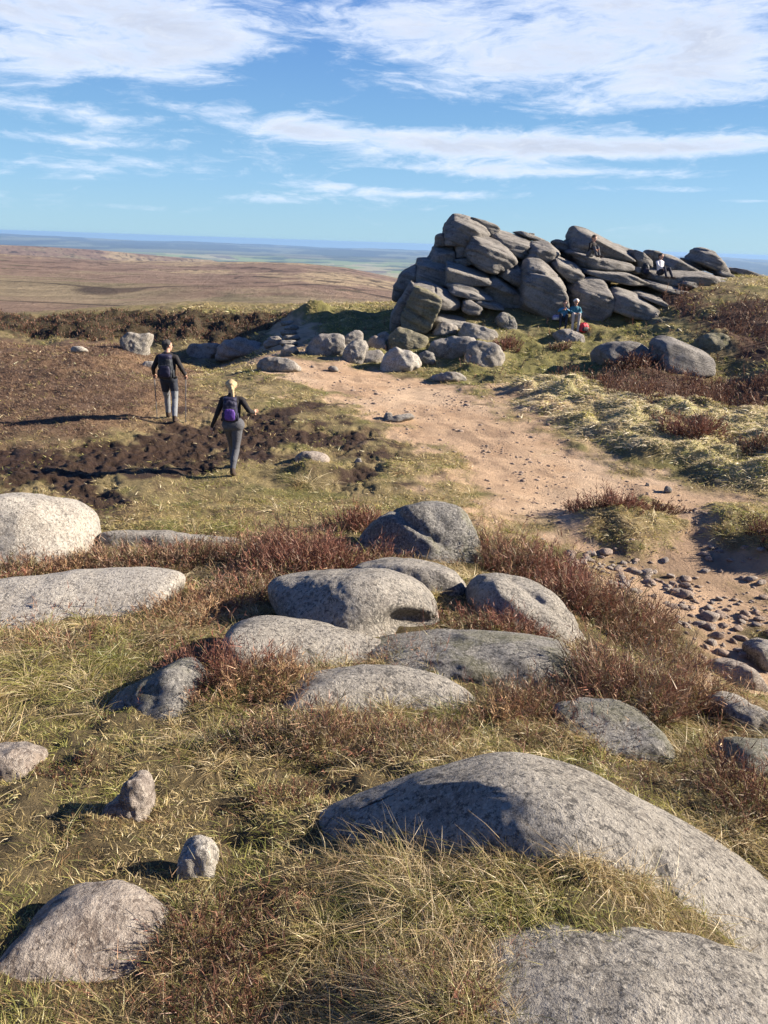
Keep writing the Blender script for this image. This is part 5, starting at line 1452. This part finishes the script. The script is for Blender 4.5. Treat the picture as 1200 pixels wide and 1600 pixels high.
def pole(x, y, zt, xb, yb, lab, root):
    r_ = root_empty('trekking_pole', (root.location.x, root.location.y, root.location.z), root.rotation_euler.z, lab, 'trekking pole', 'trekking poles of the walking man')
    def tube(a, b, r0, r1):
        return capsule_mesh([(a, b, r0, r1, None, '')], 2)
    c_ = Matrix.Rotation(root.rotation_euler.z, 3, 'Z') @ Vector((xb, yb, 0))
    zb = hz(root.location.x + c_.x, root.location.y + c_.y) - root.location.z - .01
    top, bot = np.array([x, y, zt]), np.array([xb, yb, zb])
    e = bot - top
    bag_part('shaft', [tube(top + e * .10, top + e * .55, .011, .011), tube(top + e * .55, bot, .009, .007)], 'steel', r_)
    bag_part('grip', [tube(top, top + e * .12, .019, .016)], 'pack', r_)
    bag_part('basket', [rounded(bot - e * .05, (.075, .075, .012), 2.5, 2)], 'pack', r_)
    bag_part('strap', [tube(top + e * .01, top + e * .06 + np.array([0, -.04, 0]), .008, .008)], 'pack', r_)
pole(-.355, .185, 1.07, -.33, .05, 'trekking pole on the left side of the walking man', man)
pole(.350, .165, 1.07, .31, .02, 'trekking pole on the right side of the walking man', man)
def backpack(root, z, w, h, d, lab, mats, y=-.20, x=0.0, lean=0.0):
    r_ = root_empty('backpack', root.location, root.rotation_euler.z, lab, 'backpack')
    main, acc, strap = mats
    L = lambda p_: (p_[0] + x, p_[1] - 0 + lean * (p_[2] - z), p_[2])
    v, f = rounded((0, 0, 0), (w, d, h), 4.5, 4, .12, .02)
    bag_part('pack_body', [(v + np.array(L((0, y, z))), f)], main, r_)
    bag_part('lid', [rounded(L((0, y + .01, z + h * .46)), (w * .92, d * 1.05, h * .24), 3.5, 3, 0, .01)], acc if lab.startswith('purple') is False else main, r_)
    bag_part('front_pocket', [rounded(L((0, y - d * .45, z - h * .14)), (w * .72, d * .42, h * .52), 4, 3, .05, .01)], acc, r_)
    for s in (-1, 1):
        bag_part('side_pocket', [rounded(L((s * w * .50, y, z - h * .26)), (w * .16, d * .6, h * .36), 3.5, 3)], main, r_)
        bag_part('shoulder_strap', [capsule_mesh([(L((s * w * .28, y + d * .40, z + h * .42)), L((s * w * .36, y + d * .40 + .13, z + h * .50)), .022, .022, (1.3, .8, 1), ''), (L((s * w * .36, y + d * .40 + .13, z + h * .50)), L((s * w * .46, y + d * .5 + .19, z + h * .05)), .022, .018, (1.3, .8, 1), '')], 2)], strap, r_)
    bag_part('hip_belt', [capsule_mesh([(L((-w * .62, y + d * .62, z - h * .46)), L((w * .62, y + d * .62, z - h * .46)), .022, .022, (1, 1, 1.3), '')], 2)], strap, r_)
    bag_part('compression_strap', [capsule_mesh([(L((-w * .4, y - d * .56, z + h * .10)), L((w * .4, y - d * .56, z + h * .16)), .007, .007, None, '')], 2)], 'steel', r_)
    return r_
backpack(man, 1.23, .31, .50, .21, 'black backpack worn by the walking man', ('pack', 'darkblue', 'black'), y=-.215)

# --- the woman striding after him
g = march(367, 739); WX, WY = g[0], g[1]
wom = root_empty('person', (WX, WY, hz(WX, WY)), R(6), 'striding person seen from behind with blonde ponytail, black top and dark grey leggings', 'person')
hc, HP = head_caps((-.02, .14, 1.545), R(8), R(-8), .95)
caps = hc + [
    ((-.02, .09, 1.39), (-.02, .12, 1.48), .054, .050, None, 'skin'),
    ((0, .0, .98), (-.005, .03, 1.10), .130, .122, (1.12, .82, 1), 'black'), ((-.005, .03, 1.10), (-.01, .07, 1.28), .130, .145, (1.12, .75, 1), 'black'), ((-.15, .07, 1.33), (.13, .07, 1.33), .062, .062, None, 'black'), ((-.02, .07, 1.34), (-.02, .09, 1.41), .078, .056, None, 'black'),
    ((-.17, .07, 1.33), (-.27, .0, 1.08), .056, .044, None, 'black'), ((-.27, .0, 1.08), (-.375, .05, .85), .044, .030, None, 'black'),
    ((.16, .07, 1.33), (.285, -.03, 1.16), .056, .046, None, 'black'), ((.285, -.03, 1.16), (.36, .16, 1.08), .046, .030, None, 'black'),
    ((-.06, -.02, .90), (.07, -.02, .90), .132, .138, (1, .98, .95), 'charcoal'), ((.07, -.02, .87), (.055, -.04, .62), .112, .082, None, 'charcoal'), ((.055, -.04, .62), (.045, -.08, .48), .080, .064, None, 'charcoal'), ((.045, -.08, .46), (.015, -.26, .30), .066, .060, None, 'charcoal'), ((.015, -.26, .30), (.0, -.36, .16), .058, .046, None, 'charcoal'),
    ((-.075, -.0, .87), (-.06, .14, .64), .108, .080, None, 'charcoal'), ((-.06, .14, .64), (-.055, .24, .48), .080, .064, None, 'charcoal'), ((-.055, .24, .48), (-.065, .30, .16), .066, .046, None, 'charcoal'),
    ((-.065, .29, .09), (-.065, .30, .15), .046, .050, None, 'boot'), ((-.065, .28, .05), (-.075, .44, .045), .045, .040, (1, 1, .85), 'boot'),
    ((0, -.38, .13), (0, -.36, .17), .045, .048, None, 'boot'), ((0, -.37, .11), (.01, -.22, .05), .046, .040, (1, 1, .9), 'boot')]
caps += hand((-.378, .055, .845), (-.12, .10, -.9), (0, 1, 0), .010, .35, 1) + hand((.362, .175, 1.075), (.10, .85, .10), (0, 0, 1), .010, .6, 1)
bd = body(wom, caps, ['black', 'charcoal', 'skin', 'boot'], .0085)
hair_cap(HP, bd, 'blonde', .93, .95)
face_bits(HP, bd, .95)
bag_part('ponytail', [capsule_mesh([(HP(0, -.11, .0), HP(0.01, -.15, -.06), .030, .036, None, ''), (HP(.01, -.15, -.06), HP(.02, -.15, -.17), .036, .026, None, ''), (HP(.02, -.15, -.17), HP(.02, -.13, -.24), .026, .008, None, '')], 3)], 'blonde', bd)
backpack(wom, 1.17, .25, .40, .17, 'purple and navy backpack worn by the blonde walker', ('darkblue', 'purple', 'black'), y=-.10, x=-.03, lean=.12)

# --- people sitting on and under the crag
def sitter(label, loc, yaw, top, legs, hairm, feet, knees, hands, lean=0.0, s=1.0, seat=.0, face=0.0, group=None, glasses=False, shoe='boot', headpitch=0.0, voxel=.012):
    """seated person, local origin at the seat, facing +Y"""
    r_ = root_empty('person', loc, yaw, label, 'person', group)
    sh = np.array([0, -lean, .50]); hd = np.array([0, -lean * 1.15 + .03, .73])
    hc, P_ = head_caps(hd, face, headpitch)
    caps = hc + [(sh + np.array([0, 0, .05]), hd + np.array([0, -.01, -.07]), .056, .052, None, 'skin'),
                 ((0, 0, .10), (0, -lean * .5, .28), .135, .132, (1.15, .82, 1), top), ((0, -lean * .5, .28), (0, -lean, .46), .138, .145, (1.15, .74, 1), top), (sh + np.array([-.145, 0, 0]), sh + np.array([.145, 0, 0]), .064, .064, None, top),
                 ((-.07, .02, .08), (.07, .02, .08), .125, .125, (1, 1, .85), legs)]
    for k, sx_ in enumerate((-1, 1)):
        kn, ft = np.array(knees[k], float), np.array(feet[k], float)
        caps += [((sx_ * .085, .03, .085), kn, .098, .068, None, legs), (kn, ft + np.array([0, -.02, .09]), .066, .046, None, legs),
                 (ft + np.array([0, -.02, .05]), ft + np.array([sx_ * .02, .14, .035]), .046, .040, (1, 1, .9), shoe)]
        hn = np.array(hands[k], float); s0 = sh + np.array([sx_ * .165, 0, 0])
        mid = (s0 + hn) / 2; bend = np.array([sx_ * .10, -.07, -.07])
        L_ = np.linalg.norm(hn - s0); el_ = mid + bend * min(1.2, max(.15, (.60 - L_) * 3.5))
        caps += [(s0, el_, .056, .045, None, top), (el_, hn, .044, .030, None, top)]
        fd = (hn - el_) / np.linalg.norm(hn - el_)
        caps += hand(hn, fd, (sx_, .0, .3), .0125, .5, -sx_)
    mats = list(dict.fromkeys([c_[5] for c_ in caps]))
    b_ = body(r_, caps, mats, voxel)
    hair_cap(P_, b_, hairm); face_bits(P_, b_, 1.0, glasses)
    return r_
def seat_at(u, v, Y): return at_dist(u, v, Y)
p_ = march(897, 503, H); zs = float(H(np.array([p_[0]]), np.array([p_[1]]))[0])
QX, QY = p_[0], p_[1]
def ground_rel(x, y): return float(H(np.array([x]), np.array([y]))[0])
for (dx, lab, top, legs, hr, yaw, hands, gl, sc, fc) in [
        (0.0, 'white-haired seated person in teal top and pale trousers resting hands on the knees', 'teal', 'pale', 'white_hair', R(176), [(-.10, .36, .33), (.06, .38, .33)], True, 1, R(6)),
        (-.42, 'seated person in bright blue jacket and navy trousers raising food to the mouth', 'blue', 'navy', 'brown_hair', R(168), [(-.10, .20, .52), (.05, .22, .50)], False, .94, R(-8))]:
    x_, y_ = QX + dx, QY + .05
    z_ = ground_rel(x_, y_) - .02
    c_ = Matrix.Rotation(yaw, 3, 'Z')
    fz = []
    for sx_ in (-1, 1):
        fw = c_ @ Vector((sx_ * .11, .52, 0))
        fz.append(ground_rel(x_ + fw.x, y_ + fw.y) - z_)
    o = sitter(lab, (x_, y_, z_), yaw, top, legs, hr, [(-.11, .50, fz[0] + .03), (.11, .54, fz[1] + .03)], [(-.12, .42, max(.30, fz[0] + .44)), (.12, .44, max(.30, fz[1] + .44))], hands, glasses=gl, face=fc, lean=-.03)
    o.scale = (sc * 1.0,) * 3
def bag(label, u, v, Y, size, mats, yaw=0.0, zoff=0.0, flat=False):
    if Y is None:
        g_ = march(u, v, H); loc = (g_[0], g_[1], g_[2])
    else:
        loc = tuple(at_dist(u, v, Y))
    r_ = root_empty('backpack', (loc[0], loc[1], loc[2] + zoff), yaw, label, 'backpack')
    w, d, h = size
    bag_part('pack_body', [rounded((0, 0, h * .5), (w, d, h), 3.0, 4, .25, .03)], mats[0], r_)
    bag_part('front_pocket', [rounded((0, -d * .42, h * .36), (w * .7, d * .4, h * .5), 3.5, 3, .1, .02)], mats[1], r_)
    bag_part('carry_loop', [capsule_mesh([((-w * .12, 0, h * .98), (0, 0, h * 1.08), .012, .012, None, ''), ((0, 0, h * 1.08), (w * .12, 0, h * .98), .012, .012, None, '')], 2)], 'pack', r_)
    for s in (-1, 1):
        bag_part('shoulder_strap', [capsule_mesh([((s * w * .2, d * .42, h * .9), (s * w * .34, d * .62, h * .2), .02, .016, (1.3, .8, 1), '')], 2)], 'pack', r_)
    return r_
bag('red rucksack with dark base lying beside the seated couple', 911, 519, None, (.44, .26, .36), ('red', 'pack'), R(25))
bag('small lilac bag on the grass left of the seated couple', 869, 500, None, (.34, .22, .20), ('lilac', 'white'), R(-15))
bag('dark rucksack standing on the slab left of the man in the white top', 1007, 429, 33.9, (.36, .26, .46), ('pack', 'darkblue'), R(10))
sp_ = at_dist(921, 400, 33.3)
sitter('dark-clothed person sitting hunched on the ledge below the right summit slab', (sp_[0], sp_[1], sp_[2] - .02), R(215), 'black', 'charcoal', 'brown_hair', [(-.10, .46, -.02), (.10, .48, -.02)], [(-.11, .30, .36), (.11, .31, .36)], [(-.10, .34, .30), (.10, .36, .28)], lean=-.10, headpitch=R(-14))
sp_ = at_dist(1031, 428, 33.6)
sitter('person in white top and navy trousers leaning back on the sloping slab', (sp_[0], sp_[1], sp_[2] - .02), R(205), 'white', 'navy', 'grey_hair', [(-.12, .62, -.14), (.12, .54, -.14)], [(-.13, .36, .26), (.13, .34, .28)], [(-.34, -.22, .08), (.18, .30, .26)], lean=.10, face=R(10))

# ------------------------------------------------------------------ haze: real air between here and the far hills
bm = bmesh.new()
bmesh.ops.create_cube(bm, size=1.0)
for v in bm.verts:
    v.co = Vector((v.co.x * 61000, v.co.y * 61000, -500 if v.co.z < 0 else 11.0))
hme = bpy.data.meshes.new('haze'); bm.to_mesh(hme); bm.free()
hm = bpy.data.materials.new('haze_air'); hm.use_nodes = True
t = NT(hm.node_tree)
out = t.t.nodes.new('ShaderNodeOutputMaterial')
pv = t.t.nodes.new('ShaderNodeVolumePrincipled')
pv.inputs['Color'].default_value = (.28, .47, .79, 1)
pv.inputs['Density'].default_value = 6.0e-5
pv.inputs['Anisotropy'].default_value = 0.1
t.t.links.new(pv.outputs[0], out.inputs['Volume'])
haze = link('haze', hme)
hme.materials.append(hm)
tag(haze, kind='stuff')
